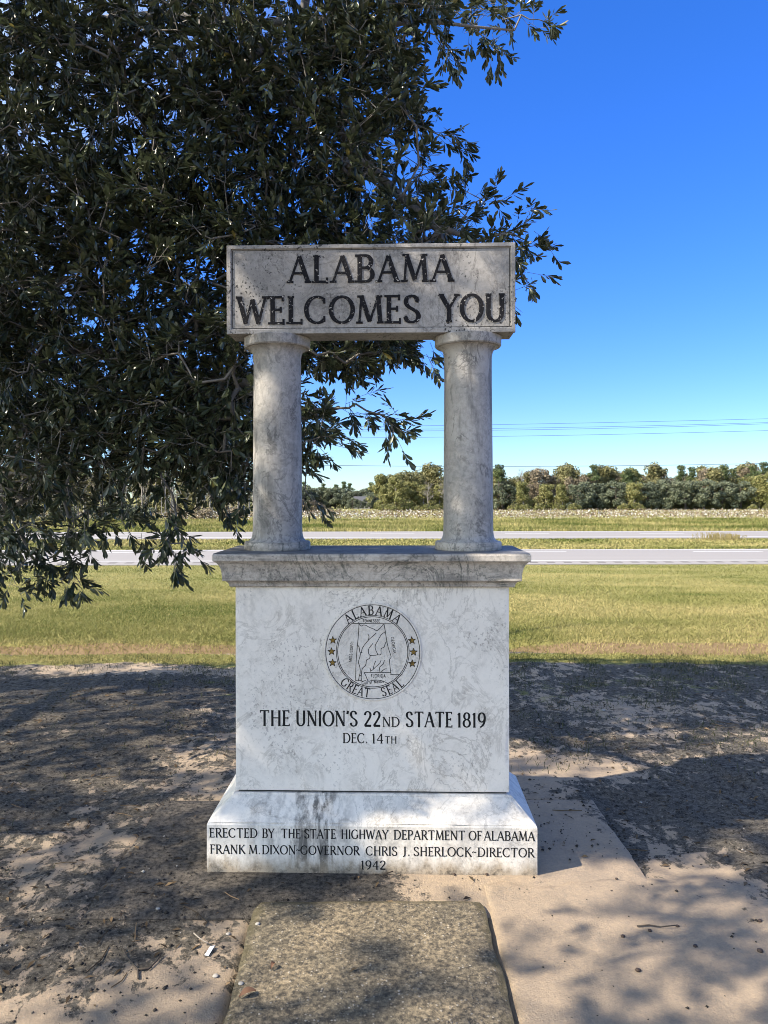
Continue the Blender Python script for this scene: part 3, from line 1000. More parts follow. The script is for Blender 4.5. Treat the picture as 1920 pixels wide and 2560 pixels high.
# words on the pedestal
YB = MY - BF
c3 = lambda x: fx(500 + x / 1.8852, YB)
r3 = lambda y: fz(1720 + y / 1.8852, YB)
LW = dict(wT=.15, wn=.075, serif=.20, gap=.13)


def word(txt, x0, x1, y0, y1, yf, parent):
    k = Ink(yf, 0.0008)
    k.text(txt, x0, x1, y0, y1, **LW)
    k.build('inscription', M['letter'], parent)


for w, a, b, lo, hi in (("THE", 283, 425, 180, 110), ("UNION'S", 455, 745, 180, 110), ("22", 777, 855, 180, 111), ("ND", 864, 943, 181, 137), ("STATE", 974, 1192, 181, 112), ("1819", 1214, 1347, 181, 114),
                        ("DEC.", 677, 793, 259, 214), ("14", 813, 868, 260, 215), ("TH", 874, 930, 260, 228)):
    word(w, c3(a), c3(b), r3(lo), r3(hi), -BF, body)
# words on the plinth
YP = MY - PF
c4 = lambda x: fx(500 + x / 1.8852, YP)
r4 = lambda y: fz(1720 + y / 1.8852, YP)
LW = dict(wT=.155, wn=.08, serif=.21, gap=.13)
for w, a, b in (("ERECTED", 46, 273), ("BY", 298, 354), ("THE", 388, 478), ("STATE", 497, 645), ("HIGHWAY", 672, 893), ("DEPARTMENT", 920, 1253), ("OF", 1272, 1331), ("ALABAMA", 1343, 1578)):
    word(w, c4(a), c4(b), r4(711), r4(669), -PF, plinth)
for w, a, b in (("FRANK", 49, 215), ("M.", 233, 287), ("DIXON", 297, 455), ("~", 458, 477), ("GOVERNOR", 479, 757), ("CHRIS", 788, 935), ("J.", 960, 995), ("SHERLOCK", 1013, 1283), ("~", 1286, 1306), ("DIRECTOR", 1313, 1576)):
    word(w, c4(a), c4(b), r4(788), r4(747), -PF, plinth)
word("1942", c4(764), c4(881), r4(854), r4(814), -PF, plinth)

# the seal: a low disc with engraved map and stars
SXC, SZC = fx(933.9, YB), fz(1628.8, YB)
KS = YB / F / 4.366                                     # metres per pixel of the enlarged seal


def sp(x, y): return (SXC + (x - 846) * KS, SZC - (y - 737) * KS)


mb = MB()
vs, fs = [], []
N = 96
ringsq = [(533 * KS, 0.002), (535 * KS, -0.005), (531 * KS, -0.0065), (518 * KS, -0.0065), (516 * KS, -0.0055), (0.001, -0.0055)]
for r_, y_ in ringsq:
    for k in range(N):
        a = 2 * math.pi * k / N
        vs.append((SXC + r_ * math.cos(a), -BF + y_, SZC + r_ * math.sin(a)))
for i in range(len(ringsq) - 1):
    for k in range(N):
        a, b = i * N + k, i * N + (k + 1) % N
        fs.append((a, b, b + N, a + N))
mb.add(vs, fs)
seal = mb.build('seal', M['seal'], mon, smooth=True, autosmooth=30)
SYF = -BF - 0.0055
ik = Ink(SYF, 0.0005)
circ = lambda r_, n=96: [(SXC + r_ * KS * math.cos(2 * math.pi * k / n), SZC + r_ * KS * math.sin(2 * math.pi * k / n)) for k in range(n + 1)]
ik.ribbon(circ(512), [6.5 * KS] * 97)
ik.ribbon(circ(397), [6.5 * KS] * 97)
ik.ribbon(circ(382), [7 * KS] * 97)
ik.arc_text("ALABAMA", SXC, SZC, 405 * KS, 96 * KS, -41, 41, True, .15, .09, .22, .22, .86)
ik.arc_text("GREAT", SXC, SZC, 497 * KS, 92 * KS, 226.5, 184, False, .14, .085, .2, .14, .80)
ik.arc_text("SEAL", SXC, SZC, 497 * KS, 92 * KS, 168, 136, False, .14, .085, .2, .14, .80)


def stext(s, x, y, ang, length, h, wt=.17):
    """small plain capitals; x,y start of the base line in seal pixels, ang in degrees clockwise"""
    adv = [GL[c][0] if c != 'I' else .2 for c in s]
    gap = .16
    tot = sum(adv) + gap * (len(s) - 1)
    sx = length / tot
    ca, sa = math.cos(R(ang)), math.sin(R(ang))
    u = 0
    for c, a in zip(s, adv):
        off = -.035 if c == 'I' else 0
        ik.glyph(c, lambda px, py, u=u, off=off: sp(x + (u + px + off) * sx * ca + py * h * sa, y + (u + px + off) * sx * sa - py * h * ca), h * KS, wt, wt, 0)
        u += a + gap


stext("TENNESSEE", 735, 415, 0, 190, 30, .19)
stext("MISSISSIPPI", 615, 850, -84, 222, 30, .15)
stext("GEORGIA", 1045, 578, 81, 178, 29, .15)
stext("FLORIDA", 826, 1015, 0, 160, 32, .17)
stext("Gulf of Mexico", 728, 1096, -6, 240, 34, .13)
ik.build('lettering', M['letter'], seal)
ik = Ink(SYF, 0.0005)
LN = [
    [(628, 429), (1075, 431)], [(690, 420), (697, 432), (690, 560), (680, 660), (668, 800), (661, 940), (660, 1060)],
    [(970, 430), (985, 520), (1000, 620), (1018, 700), (1047, 790), (1030, 820), (1035, 900), (1045, 975), (1050, 984), (1135, 984)],
    [(750, 963), (1040, 962)], [(697, 436), (725, 457), (745, 445), (775, 450), (800, 465), (860, 490), (900, 503), (970, 430)],
    [(885, 533), (800, 610), (735, 695), (725, 745)], [(793, 541), (806, 570), (800, 610)],
    [(680, 660), (698, 688), (708, 745), (730, 745), (715, 756), (704, 800), (690, 850), (705, 900), (710, 960), (700, 1000), (690, 1058)],
    [(985, 518), (940, 550), (900, 620), (874, 670), (880, 720), (897, 768), (820, 776), (800, 745), (806, 700), (850, 645)],
    [(897, 768), (936, 765), (938, 705), (970, 685), (985, 640), (1000, 625)],
    [(820, 776), (810, 810), (780, 826), (770, 880), (735, 920), (725, 960), (718, 1058)],
    [(937, 828), (920, 865), (880, 900), (850, 930), (815, 952)], [(880, 836), (864, 870), (850, 928)],
    [(973, 826), (960, 870), (922, 905), (924, 955)], [(936, 955), (975, 925), (1000, 922)], [(815, 910), (825, 945)],
    [(750, 965), (766, 988), (790, 1045), (800, 1055)], [(660, 1058), (690, 1045), (730, 1058), (770, 1050)],
    [(800, 1060), (860, 1046), (940, 1050), (1020, 1084)], [(700, 995), (718, 1000), (722, 1060)],
]
for ln in LN:
    pts = [sp(*p) for p in (spl(ln, 3) if len(ln) > 2 else ln)]
    ik.ribbon(pts, [6.5 * KS] * len(pts))
ik.build('map', M['letter'], seal)
for sx_, sy_ in ((412, 612), (397, 735), (408, 858), (1273, 612), (1291, 738), (1277, 862)):
    rot = random.uniform(-.08, .08)
    cxs, czs = sp(sx_, sy_)
    out = [(cxs + (44 if k % 2 == 0 else 18) * KS * math.sin(k * math.pi / 5 + rot), czs + (44 if k % 2 == 0 else 18) * KS * math.cos(k * math.pi / 5 + rot)) for k in range(10)]
    mb = MB()
    y0_, y1_ = SYF - .0006, SYF + .001
    vs = [(a, y0_, b) for a, b in out] + [(a, y1_, b) for a, b in out] + [(cxs, y0_ - .0006, czs)]
    fs = [(k, 20, (k + 1) % 10) for k in range(10)] + [(k, (k + 1) % 10, 10 + (k + 1) % 10, 10 + k) for k in range(10)]
    mb.add(vs, fs)
    # dark painted edge
    for k in range(10):
        a, b = Vector(out[k]), Vector(out[(k + 1) % 10])
        nrm = Vector(((b - a).y, -(b - a).x)).normalized() * 3.0 * KS
        yo = y0_ - .0002 - .00002 * k
        mb.add([(a.x - nrm.x, yo, a.y - nrm.y), (a.x + nrm.x, yo, a.y + nrm.y), (b.x + nrm.x, yo, b.y + nrm.y), (b.x - nrm.x, yo, b.y - nrm.y)], [(0, 1, 2, 3)], 1)
    mb.build('star', [M['star'], M['letter']], seal)

# ------------------------------------------------------------------ the oak whose boughs hang behind and over the stone
def inpoly(u, v, poly):
    r = np.zeros(len(u), dtype=bool)
    n = len(poly)
    for i in range(n):
        x1, y1 = poly[i]
        x2, y2 = poly[(i + 1) % n]
        c = ((y1 > v) != (y2 > v))
        with np.errstate(divide='ignore', invalid='ignore'):
            r ^= c & (u < (x2 - x1) * (v - y1) / (y2 - y1) + x1)
    return r


def w2d(P):
    """world points to the 1659-wide view"""
    Y = np.maximum(P[:, 1], 0.05)
    u = (CX + P[:, 0] / Y * F) * 1659 / 1920
    v = (HY - (P[:, 2] - EYE) / Y * F) * 1659 / 1920
    return u, v


MAIN = [(-80, -80), (960, -80), (945, 30), (890, 100), (895, 250), (925, 340), (925, 420), (960, 475), (1020, 510), (1075, 535), (1080, 570), (1060, 615), (900, 650), (640, 650), (560, 740),
        (525, 980), (500, 1040), (445, 1045), (400, 1000), (320, 985), (250, 1020), (200, 1100), (150, 1160), (60, 1205), (-80, 1215)]
ARCH = [(600, 690), (870, 690), (875, 740), (835, 752), (790, 785), (735, 800), (690, 785), (640, 790), (600, 780)]
ARCH2 = [(540, 830), (660, 845), (690, 870), (708, 925), (690, 955), (655, 970), (540, 975)]
anch = []


def fill(poly, n, d0, d1, thin=0.0):
    us = np.array([p[0] for p in poly]); vs_ = np.array([p[1] for p in poly])
    got = 0
    while got < n:
        u = rng.uniform(us.min(), us.max(), 4000)
        v = rng.uniform(vs_.min(), vs_.max(), 4000)
        k = inpoly(u, v, poly)
        k &= rng.random(4000) < np.clip((fbm(u / 85 + 3, v / 85, 3) - 0.5 + 0.30) * 3.6, 0.10, 1)
        if thin:
            k &= rng.random(4000) < np.clip(1 - thin * sstep(800, 1150, v), 0.1, 1)
        u, v = u[k], v[k]
        d = rng.uniform(d0, d1, len(u))
        su, sv = u * 1920 / 1659, v * 1920 / 1659
        P = np.stack([(su - CX) / F * d, d, EYE - (sv - HY) / F * d], -1)
        P = P[P[:, 2] > 0.75][: n - got]
        P = P[P[:, 1] + 0.40 * P[:, 2] < 6.95]
        anch.append(P)
        got += len(P)


fill(MAIN, 3600, 4.2, 6.4, 0.6)
fill([(390, 840), (550, 840), (550, 1040), (480, 1065), (410, 1010)], 90, 4.3, 5.6)
fill(ARCH, 120, 4.2, 5.0)
fill(ARCH2, 70, 4.2, 5.2)
SPR = [([(900, 0), (1040, 40), (1130, 42), (1195, 58)], 5.0, 12), ([(1010, 50), (1060, 85), (1080, 115)], 5.0, 5), ([(930, 60), (965, 110), (980, 135)], 5.0, 5), ([(980, 20), (1060, 15), (1110, 22)], 5.1, 7),
       ([(880, 250), (960, 290), (1010, 305)], 4.8, 6), ([(900, 370), (960, 385), (975, 388)], 4.9, 4), ([(985, 480), (1045, 430), (1075, 405)], 4.6, 6), ([(960, 470), (1000, 415)], 4.6, 3),
       ([(1070, 520), (1120, 492), (1140, 475)], 4.6, 4), ([(1080, 530), (1145, 525), (1165, 535)], 4.6, 5), ([(1085, 550), (1130, 575), (1142, 588)], 4.6, 4), ([(1080, 590), (1100, 630)], 4.6, 4),
       ([(900, 720), (912, 770)], 4.4, 3), ([(835, 735), (880, 770)], 4.4, 4), ([(935, 725), (940, 735)], 4.4, 2),
       ([(600, 740), (700, 835), (770, 882)], 4.35, 2), ([(755, 875), (775, 890), (790, 893)], 4.35, 3), ([(820, 900), (845, 912), (855, 925)], 4.35, 5),
       ([(690, 940), (722, 962)], 4.5, 3), ([(620, 1000), (660, 1040), (672, 1085)], 4.5, 4), ([(640, 990), (660, 1010)], 4.5, 2),
       ([(340, 1000), (370, 1090), (390, 1150), (412, 1182)], 4.4, 9), ([(365, 1130), (372, 1200), (388, 1222)], 4.4, 5), ([(260, 1060), (275, 1130), (282, 1170)], 4.4, 5),
       ([(200, 1110), (190, 1170), (150, 1230), (172, 1262)], 4.6, 9), ([(60, 1200), (95, 1250)], 4.6, 4), ([(10, 1200), (30, 1260)], 4.6, 4), ([(110, 1190), (130, 1245)], 4.7, 4),
       ([(430, 1040), (470, 1085), (485, 1105)], 4.6, 5), ([(520, 1000), (535, 1080)], 4.6, 5), ([(300, 1000), (320, 1080)], 4.7, 4), ([(230, 1060), (215, 1130)], 4.7, 4)]
for pl, d, n in SPR:
    P = np.array(pl, float)
    seg = np.concatenate([[0], np.cumsum(np.hypot(*np.diff(P, axis=0).T))])
    t = np.linspace(0.15, 1, n) * seg[-1]
    u = np.interp(t, seg, P[:, 0]) + rng.normal(0, 6, n)
    v = np.interp(t, seg, P[:, 1]) + rng.normal(0, 6, n)
    u, v = u * 1920 / 1659, v * 1920 / 1659
    dd = d + rng.normal(0, .08, n)
    anch.append(np.stack([(u - CX) / F * dd, dd, EYE - (v - HY) / F * dd], -1))
n_seen = sum(len(a) for a in anch)

# the part of the crown above and to the left of the view, which shades the stone and the soil
SD = np.array(SUN_DIR)


def lit_spot(x, y, z):
    """places the photograph shows in sun: crown thinner along the rays that reach them"""
    c = 0.86 * blob(x, y, 0.55, 2.95, 0.62, 0.20) + 0.5 * blob(x, y, 0.9, 2.5, 0.5, 0.25) + 0.75 * blob(x, y, 1.15, 4.3, 0.45, 0.22) + 0.5 * blob(x, y, 0.62, 3.1, 0.25, 0.2)
    st = fbm((x + z * 0.9) * 4.6 + 3, z * 1.1 + 5, 2)                    # slanting gaps over the stone
    c = np.where(z > 0.02, 0.97 * sstep(0.40, 0.50, st) + 1.5 * blob(x, z, .42, .2, .5, .3), c)
    c += 0.9 * blob(x, y, -.30, 2.50, 0.20, 0.13) + 0.8 * blob(x, y, .15, 2.76, 0.3, 0.09) + 0.8 * blob(x, y, -.33, 2.74, 0.2, 0.08) + 0.6 * blob(x, y, .22, 2.55, .15, .07)
    c += 0.5 * blob(x, y, -1.4, 2.45, 0.5, 0.2) + 0.5 * blob(x, y, -.2, 2.6, 0.25, 0.2) + 0.4 * blob(x, y, -2.1, 3.2, .5, .2)
    return c


off = []
while sum(len(a) for a in off) < 5200:
    n = 3000
    x = rng.uniform(-4.6, 4.9, n)
    y = rng.uniform(0.6, 7.0, n)
    z = np.where(rng.random(n) < 0.3, rng.uniform(0, 2.7, n), 0)
    x = np.where(z > 0, rng.uniform(-.75, .7, n), x)
    y = np.where(z > 0, 3.15, y)
    edge = 6.95 + 0.35 * (fbm(x * 1.2, x * 0 + 2, 3) - 0.5)
    k = (y < edge - z * 0.1) & (rng.random(n) > lit_spot(x, y, z))
    k &= rng.random(n) < np.clip((fbm(x * 3.2 + 8, y * 11.0 + z * 2, 3) - 0.5 + 0.06) * 8.0, 0.02, 1)
    x, y, z = x[k], y[k], z[k]
    h = rng.uniform(2.7, 7.4, len(x))
    t = (h - z) / SD[2]
    P = np.stack([x + SD[0] * t, y + SD[1] * t, h], -1)
    u, v = w2d(P)
    k = P[:, 1] + 0.40 * P[:, 2] < 6.95
    P, u, v = P[k], u[k], v[k]
    inview = (P[:, 1] > 0.3) & (u > -260 - 500 / np.maximum(P[:, 1], .5)) & (u < 1750) & (v > -200 - 400 / np.maximum(P[:, 1], .5))
    # anything that would come into view must belong to the hanging mass behind the stone
    P = P[~inview]
    P = P[(P[:, 0] > -12.5) & (P[:, 0] < 0.5)]
    tt = (P[:, 1] - 3.15) / SD[1]                                        # where this spray's shade would fall on the stone
    xs_, zs_ = P[:, 0] - SD[0] * tt, P[:, 2] - SD[2] * tt
    hit = (np.abs(xs_) < .85) & (zs_ > -.1) & (zs_ < 2.8)
    P = P[~(hit & (rng.random(len(P)) < lit_spot(xs_, np.full(len(P), 3.15), np.maximum(zs_, .03))))]
    tg = P[:, 2] / SD[2]
    P = P[~(rng.random(len(P)) < lit_spot(P[:, 0] - SD[0] * tg, P[:, 1] - SD[1] * tg, np.zeros(len(P))))]
    off.append(P)
off = np.concatenate(off)
A = np.concatenate(anch + [off])

TR = np.array([-5.6, 5.4, 0.0])
LIMBS = [([(-5.6, 5.4, 0), (-5.55, 5.4, 1.2), (-5.5, 5.35, 2.3), (-5.55, 5.2, 3.6), (-5.7, 4.8, 5.2), (-5.8, 4.2, 7.2)], 0.27),
         ([(-5.5, 5.35, 2.3), (-4.4, 5.4, 3.9), (-2.3, 5.2, 4.85), (-0.8, 5.0, 4.78), (0.25, 4.95, 4.72), (0.9, 4.95, 4.74)], 0.075),
         ([(-1.25, 5.0, 4.76), (-0.8, 4.95, 4.40), (-0.25, 4.85, 4.0), (0.12, 4.8, 3.55), (0.6, 4.7, 3.2)], 0.05),
         ([(-5.5, 5.35, 2.2), (-3.4, 5.2, 3.05), (-2.62, 5.1, 2.92), (-1.85, 5.05, 2.55), (-1.2, 4.9, 2.4), (-0.72, 4.5, 2.25)], 0.08),
         ([(-5.5, 5.4, 2.1), (-4.2, 5.2, 2.6), (-3.0, 4.9, 2.1), (-2.3, 4.8, 1.6)], 0.05),
         ([(-5.6, 5.2, 3.6), (-5.2, 3.4, 5.2), (-4.6, 1.6, 6.3), (-3.8, 0.4, 6.8)], 0.12),
         ([(-5.55, 5.2, 3.6), (-7.2, 4.2, 5.0), (-9.3, 3.0, 6.2)], 0.11),
         ([(-5.7, 4.9, 4.6), (-3.6, 4.2, 6.3), (-1.4, 3.6, 7.4)], 0.10),
         ([(-5.6, 5.3, 3.0), (-7.0, 3.0, 4.2), (-8.0, 1.0, 5.0)], 0.10),
         ([(-5.75, 4.7, 5.6), (-5.3, 6.2, 7.2), (-4.6, 6.6, 8.2)], 0.08)]
nodes, par, rad = [], [], []
limb_nodes = {}
for li, (pl, r0) in enumerate(LIMBS):
    P = spl3 = np.array(pl, float)
    # smooth path
    pts = []
    Q = [P[0]] + list(P) + [P[-1]]
    for i in range(1, len(Q) - 2):
        m = max(2, int(np.linalg.norm(Q[i + 1] - Q[i]) / 0.22))
        for k in range(m):
            t = k / m
            pts.append(0.5 * (2 * Q[i] + (Q[i + 1] - Q[i - 1]) * t + (2 * Q[i - 1] - 5 * Q[i] + 4 * Q[i + 1] - Q[i + 2]) * t * t + (-Q[i - 1] + 3 * Q[i] - 3 * Q[i + 1] + Q[i + 2]) * t ** 3))
    pts.append(P[-1])
    prev = -1
    if li > 0:
        prev = int(np.argmin(np.linalg.norm(np.array(nodes) - pts[0], axis=1)))
        pts = pts[1:]
    for k, p in enumerate(pts):
        wob = rng.normal(0, 0.02, 3) if li else np.zeros(3)
        nodes.append(p + wob); par.append(prev); rad.append(r0 * (1 - 0.95 * k / len(pts)))
        prev = len(nodes) - 1
NL = len(nodes)
cap = NL + len(A) * 7
NP = np.zeros((cap, 3)); NP[:NL] = np.array(nodes)
cnt = NL
limbP = NP[:NL].copy()
d0 = np.array([np.min(np.linalg.norm(limbP - a, axis=1)) for a in A])
tips = []
for ai in np.argsort(d0):
    a = A[ai]
    dd = np.linalg.norm(NP[:cnt] - a, axis=1)
    j = int(np.argmin(dd))
    L = dd[j]
    m = max(1, min(6, int(L / 0.12)))
    s = NP[j].copy()
    prev = j
    side = rng.normal(0, 0.07, 3) * L
    for k in range(1, m + 1):
        t = k / m
        p = s + (a - s) * t + side * math.sin(math.pi * t) + np.array([0, 0, 0.10 * L * math.sin(math.pi * t)])
        NP[cnt] = p; par.append(prev); rad.append(0.0)
        prev = cnt
        cnt += 1
    tips.append((prev, ai))
par = np.array(par)
cntd = np.zeros(cnt)
for t_, _ in tips:
    cntd[t_] += 1
for i in range(cnt - 1, -1, -1):
    if par[i] >= 0:
        cntd[par[i]] += cntd[i]
rr = 0.0022 * np.maximum(cntd, 1) ** 0.5
rr = np.minimum(rr, 0.07)
rr[:NL] = np.maximum(np.array(rad[:NL]), np.minimum(rr[:NL] * .8, 0.03))
# branch prisms, one square section per node and its parent
oak = empty('live_oak', tuple(TR))
tag(oak, 'large dark evergreen oak whose leafy boughs hang at the left behind the monument', 'tree')
ii = np.arange(NL, cnt)
pa, pb = NP[par[ii]], NP[ii]
ra, rb = np.minimum(rr[par[ii]], rr[ii] * 1.5 + .001), rr[ii]
dv = pb - pa
ln = np.linalg.norm(dv, axis=1, keepdims=True) + 1e-9
dv = dv / ln
ref = np.where(np.abs(dv[:, 2:3]) < 0.9, np.array([[0, 0, 1.0]]), np.array([[1.0, 0, 0]]))
s_ = np.cross(dv, ref); s_ /= np.linalg.norm(s_, axis=1, keepdims=True)
t_ = np.cross(s_, dv)
vv = []
for P_, r_ in ((pa, ra), (pb, rb)):
    for k in range(4):
        a = math.pi / 2 * k
        vv.append(P_ + (s_ * math.cos(a) + t_ * math.sin(a)) * r_[:, None])
V = np.stack(vv, 1) - TR
b8 = (np.arange(len(ii)) * 8)[:, None]
quads = np.concatenate([b8 + np.array([[k, k + 4, (k + 1) % 4 + 4, (k + 1) % 4]]) for k in range(4)])
np_mesh('twigs', V, [quads], M['oak_bark'], oak, smooth=True)
for li, (pl, r0) in enumerate(LIMBS):
    pass
# trunk and limbs as tubes
start = 0
mbt, mbl = MB(), MB()
chains, curc = [], []
for i in range(NL):
    if curc and par[i] != i - 1:
        chains.append(curc); curc = []
    if not curc and par[i] >= 0:
        curc = [int(par[i])]
    curc.append(i)
chains.append(curc)
for ci, ch in enumerate(chains):
    pts = [tuple(NP[i] - TR) for i in ch]
    rs = [min(rr[i], rr[ch[1]] * 1.25) for i in ch]
    if ci == 0:
        rs = [r_ * (1 + 0.7 * math.exp(-pts[k][2] / 0.25)) for k, r_ in enumerate(rs)]
        pts[0] = (pts[0][0], pts[0][1], -0.1)
    (mbt if ci == 0 else mbl).tube(pts, rs, 12 if ci == 0 else 8)
mbt.build('trunk', M['oak_bark'], oak, smooth=True)
mbl.build('limbs', M['oak_bark'], oak, smooth=True)


def unit(a):
    return a / (np.linalg.norm(a, axis=-1, keepdims=True) + 1e-9)


def leaf_cloud(anchors, dirs, shoots, per, lsize, name, fold=True, holes=None):
    """clusters of narrow oak leaves at the ends of short shoots"""
    n = len(anchors)
    ax = unit(np.repeat(dirs, shoots, 0) + rng.normal(0, 0.62, (n * shoots, 3)) + np.array([0, 0, -0.12]))
    base = np.repeat(anchors, shoots, 0) + rng.normal(0, 0.025, (n * shoots, 3))
    sl_ = rng.uniform(0.06, 0.19, (n * shoots, 1))
    k = n * shoots
    # shoot stems
    stem_a, stem_b = base, base + ax * sl_
    axl = np.repeat(ax, per, 0)
    tpos = np.tile(np.linspace(0.35, 1.0, per), k)[:, None] ** 0.7
    lb = np.repeat(base, per, 0) + axl * np.repeat(sl_, per, 0) * tpos
    ref = unit(rng.normal(0, 1, (k, 3)))
    p1 = unit(np.cross(ax, ref)); p2 = np.cross(ax, p1)
    ang = np.tile(np.arange(per) * 2.4, k) + rng.normal(0, 0.35, k * per)
    rad_ = np.repeat(p1, per, 0) * np.cos(ang)[:, None] + np.repeat(p2, per, 0) * np.sin(ang)[:, None]
    sp_ = rng.uniform(0.5, 1.15, (k * per, 1)) * (1.25 - 0.75 * tpos)
    ld = unit(axl + rad_ * sp_ + np.array([0, 0, -0.18]) + rng.normal(0, 0.15, (k * per, 3)))
    L = lsize * rng.uniform(0.45, 1.3, (k * per, 1))
    W = L * rng.uniform(0.25, 0.36, (k * per, 1))
    # width vector roughly level, turned at random
    wv = unit(np.cross(ld, np.array([0, 0, 1.0])) + rng.normal(0, 0.45, (k * per, 3)))
    wv = unit(wv - ld * np.sum(wv * ld, 1, keepdims=True))
    nv = np.cross(wv, ld)
    cup = rng.uniform(0.1, 0.35, (k * per, 1)) * W
    curl = rng.uniform(-0.14, 0.06, (k * per, 1)) * L
    B = lb
    m1 = lb + ld * L * 0.40 - nv * cup
    m2 = lb + ld * L * 0.74 - nv * cup + nv * curl * 0.5
    T_ = lb + ld * L + nv * curl
    l1, r1_ = m1 + wv * W * 0.36 + nv * cup * 0.8, m1 - wv * W * 0.36 + nv * cup * 0.8
    l2, r2 = m2 + wv * W * 0.5 + nv * cup, m2 - wv * W * 0.5 + nv * cup
    N_ = k * per
    tint = np.clip(rng.beta(2, 2.4, N_) * 0.92, 0, 0.92)
    tint[rng.random(N_) < 0.012] = 1.0
    if fold:
        V = np.stack([B, m1, m2, T_, l1, r1_, l2, r2], 1)
        b = (np.arange(N_) * 8)[:, None]
        tri = np.concatenate([b + np.array([[0, 5, 1]]), b + np.array([[0, 1, 4]]), b + np.array([[2, 7, 3]]), b + np.array([[2, 3, 6]])])
        qd = np.concatenate([b + np.array([[1, 5, 7, 2]]), b + np.array([[4, 1, 2, 6]])])
        return V, [tri, qd], np.repeat(tint, 8), stem_a, stem_b
    V = np.stack([B, r1_, r2, T_, l2, l1], 1)
    b = (np.arange(N_) * 6)[:, None]
    return V, [b + np.array([[0, 1, 4, 5]]), b + np.array([[1, 2, 3, 4]])], np.repeat(tint, 6), stem_a, stem_b


tipd = np.zeros((len(A), 3))
for t__, ai in tips:
    tipd[ai] = NP[t__] - NP[par[t__]]
tipd = unit(tipd)
parts_v, parts_f, parts_t, base_i = [], [], [], 0
stems = []
seen = slice(0, n_seen)
for (an, di, sh, pe, ls, fo) in ((A[:n_seen], tipd[:n_seen], 3, 11, 0.068, True), (A[n_seen:], tipd[n_seen:], 2, 8, 0.085, False)):
    v_, f_, ti_, sa_, sb_ = leaf_cloud(an, di, sh, pe, ls, '', fo)
    v_ = v_.reshape(-1, 3)
    parts_v.append(v_); parts_t.append(ti_)
    parts_f += [x + base_i for x in f_]
    base_i += len(v_)
    stems.append((sa_, sb_))
np_mesh('crown', np.concatenate(parts_v) - TR, parts_f, M['oak_leaf'], oak, attrs={'tint': np.concatenate(parts_t)})
# shoot stems as thin three-sided prisms
sa_, sb_ = np.concatenate([s[0] for s in stems]), np.concatenate([s[1] for s in stems])
dv = unit(sb_ - sa_)
s_ = unit(np.cross(dv, np.array([0.31, 0.2, 0.93])))
t_ = np.cross(s_, dv)
vv = []
for P_, r_ in ((sa_, 0.0017), (sb_, 0.0010)):
    for k in range(3):
        a = 2 * math.pi / 3 * k
        vv.append(P_ + (s_ * math.cos(a) + t_ * math.sin(a)) * r_)
V = np.stack(vv, 1) - TR
b6 = (np.arange(len(sa_)) * 6)[:, None]
np_mesh('shoots', V, [np.concatenate([b6 + np.array([[k, k + 3, (k + 1) % 3 + 3, (k + 1) % 3]]) for k in range(3)])], M['oak_bark'], oak)

# ------------------------------------------------------------------ grass
def blades(name, X, Y, Z, H, W, mat, tint, lean=0.5, label=None):
    n = len(X)
    a = rng.uniform(0, 2 * math.pi, n)
    ca, sa = np.cos(a), np.sin(a)
    P = np.stack([X, Y, Z], -1)
    w = np.stack([ca, sa, np.zeros(n)], -1) * (W * 0.5)[:, None]
    le = np.stack([rng.normal(0, 1, n), rng.normal(0, 1, n), np.zeros(n)], -1) * (H * lean)[:, None]
    mid = P + np.stack([np.zeros(n), np.zeros(n), H * 0.6], -1) + le * 0.35
    tip = P + np.stack([np.zeros(n), np.zeros(n), H * rng.uniform(0.75, 1.05, n)], -1) + le
    V = np.stack([P - w, P + w, mid + w * 0.7, mid - w * 0.7, tip], 1)
    b = (np.arange(n) * 5)[:, None]
    o = np_mesh(name, V, [b + np.array([[0, 1, 2, 3]]), b + np.array([[3, 2, 4]])], mat, attrs={'tint': np.repeat(tint, 5)})
    tag(o, label, 'grass', kind='stuff')
    return o


n = 300000
t = rng.random(n)
Y = 7.0 / (1 - t * (1 - 7.0 / 38.6))                                 # even density in the picture
X = rng.uniform(-0.62, 0.62, n) * Y
keep = (grass_f(X, Y) > 0.35 + 0.4 * rng.random(n))
X, Y = X[keep], Y[keep]
Z = ground_z(X, Y) - 0.005
tn = np.clip(0.5 + (fbm(X * 0.35, Y * 0.35, 5) - 0.5) * 1.7 + rng.normal(0, 0.15, len(X)) + 0.12 * sstep(2, 9, X) * sstep(22, 9, Y), 0, 1)
H = rng.uniform(0.02, 0.048, len(X)) * (0.75 + Y / 40)
H = np.where(Y < 7.5, H * 0.55, H)
bank = np.exp(-((Y - 7.92) / 0.17) ** 2)
thin = rng.random(len(X)) < 1 - 0.65 * np.exp(-((Y - 7.83) / 0.12) ** 2)
X, Y, Z, tn, H, bank = X[thin], Y[thin], Z[thin], tn[thin], H[thin], bank[thin]
tn = np.clip(tn + bank * 0.4, 0, 1)
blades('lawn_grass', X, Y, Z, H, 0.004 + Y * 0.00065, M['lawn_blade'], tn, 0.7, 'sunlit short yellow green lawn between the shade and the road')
# verge and median
n = 60000
Y = np.concatenate([rng.uniform(73.8, 107, n), rng.uniform(49.6, 60.9, n // 2)])
X = rng.uniform(-0.6, 0.6, len(Y)) * Y
tn = np.clip(0.42 + (fbm(X * 0.12, Y * 0.2, 4) - 0.5) * 1.9 + rng.normal(0, .15, len(X)) + np.where(Y < 61, .15, 0), 0, 1)
H = np.where(Y > 61, rng.uniform(0.15, 0.5, len(Y)), rng.uniform(0.08, 0.2, len(Y)))
blades('verge_grass', X, Y, base_z(X, Y) - .02, H, np.full(len(Y), 0.10), M['lawn_blade'], tn, 0.5, 'rough grass on the median and the far verge of the highway')
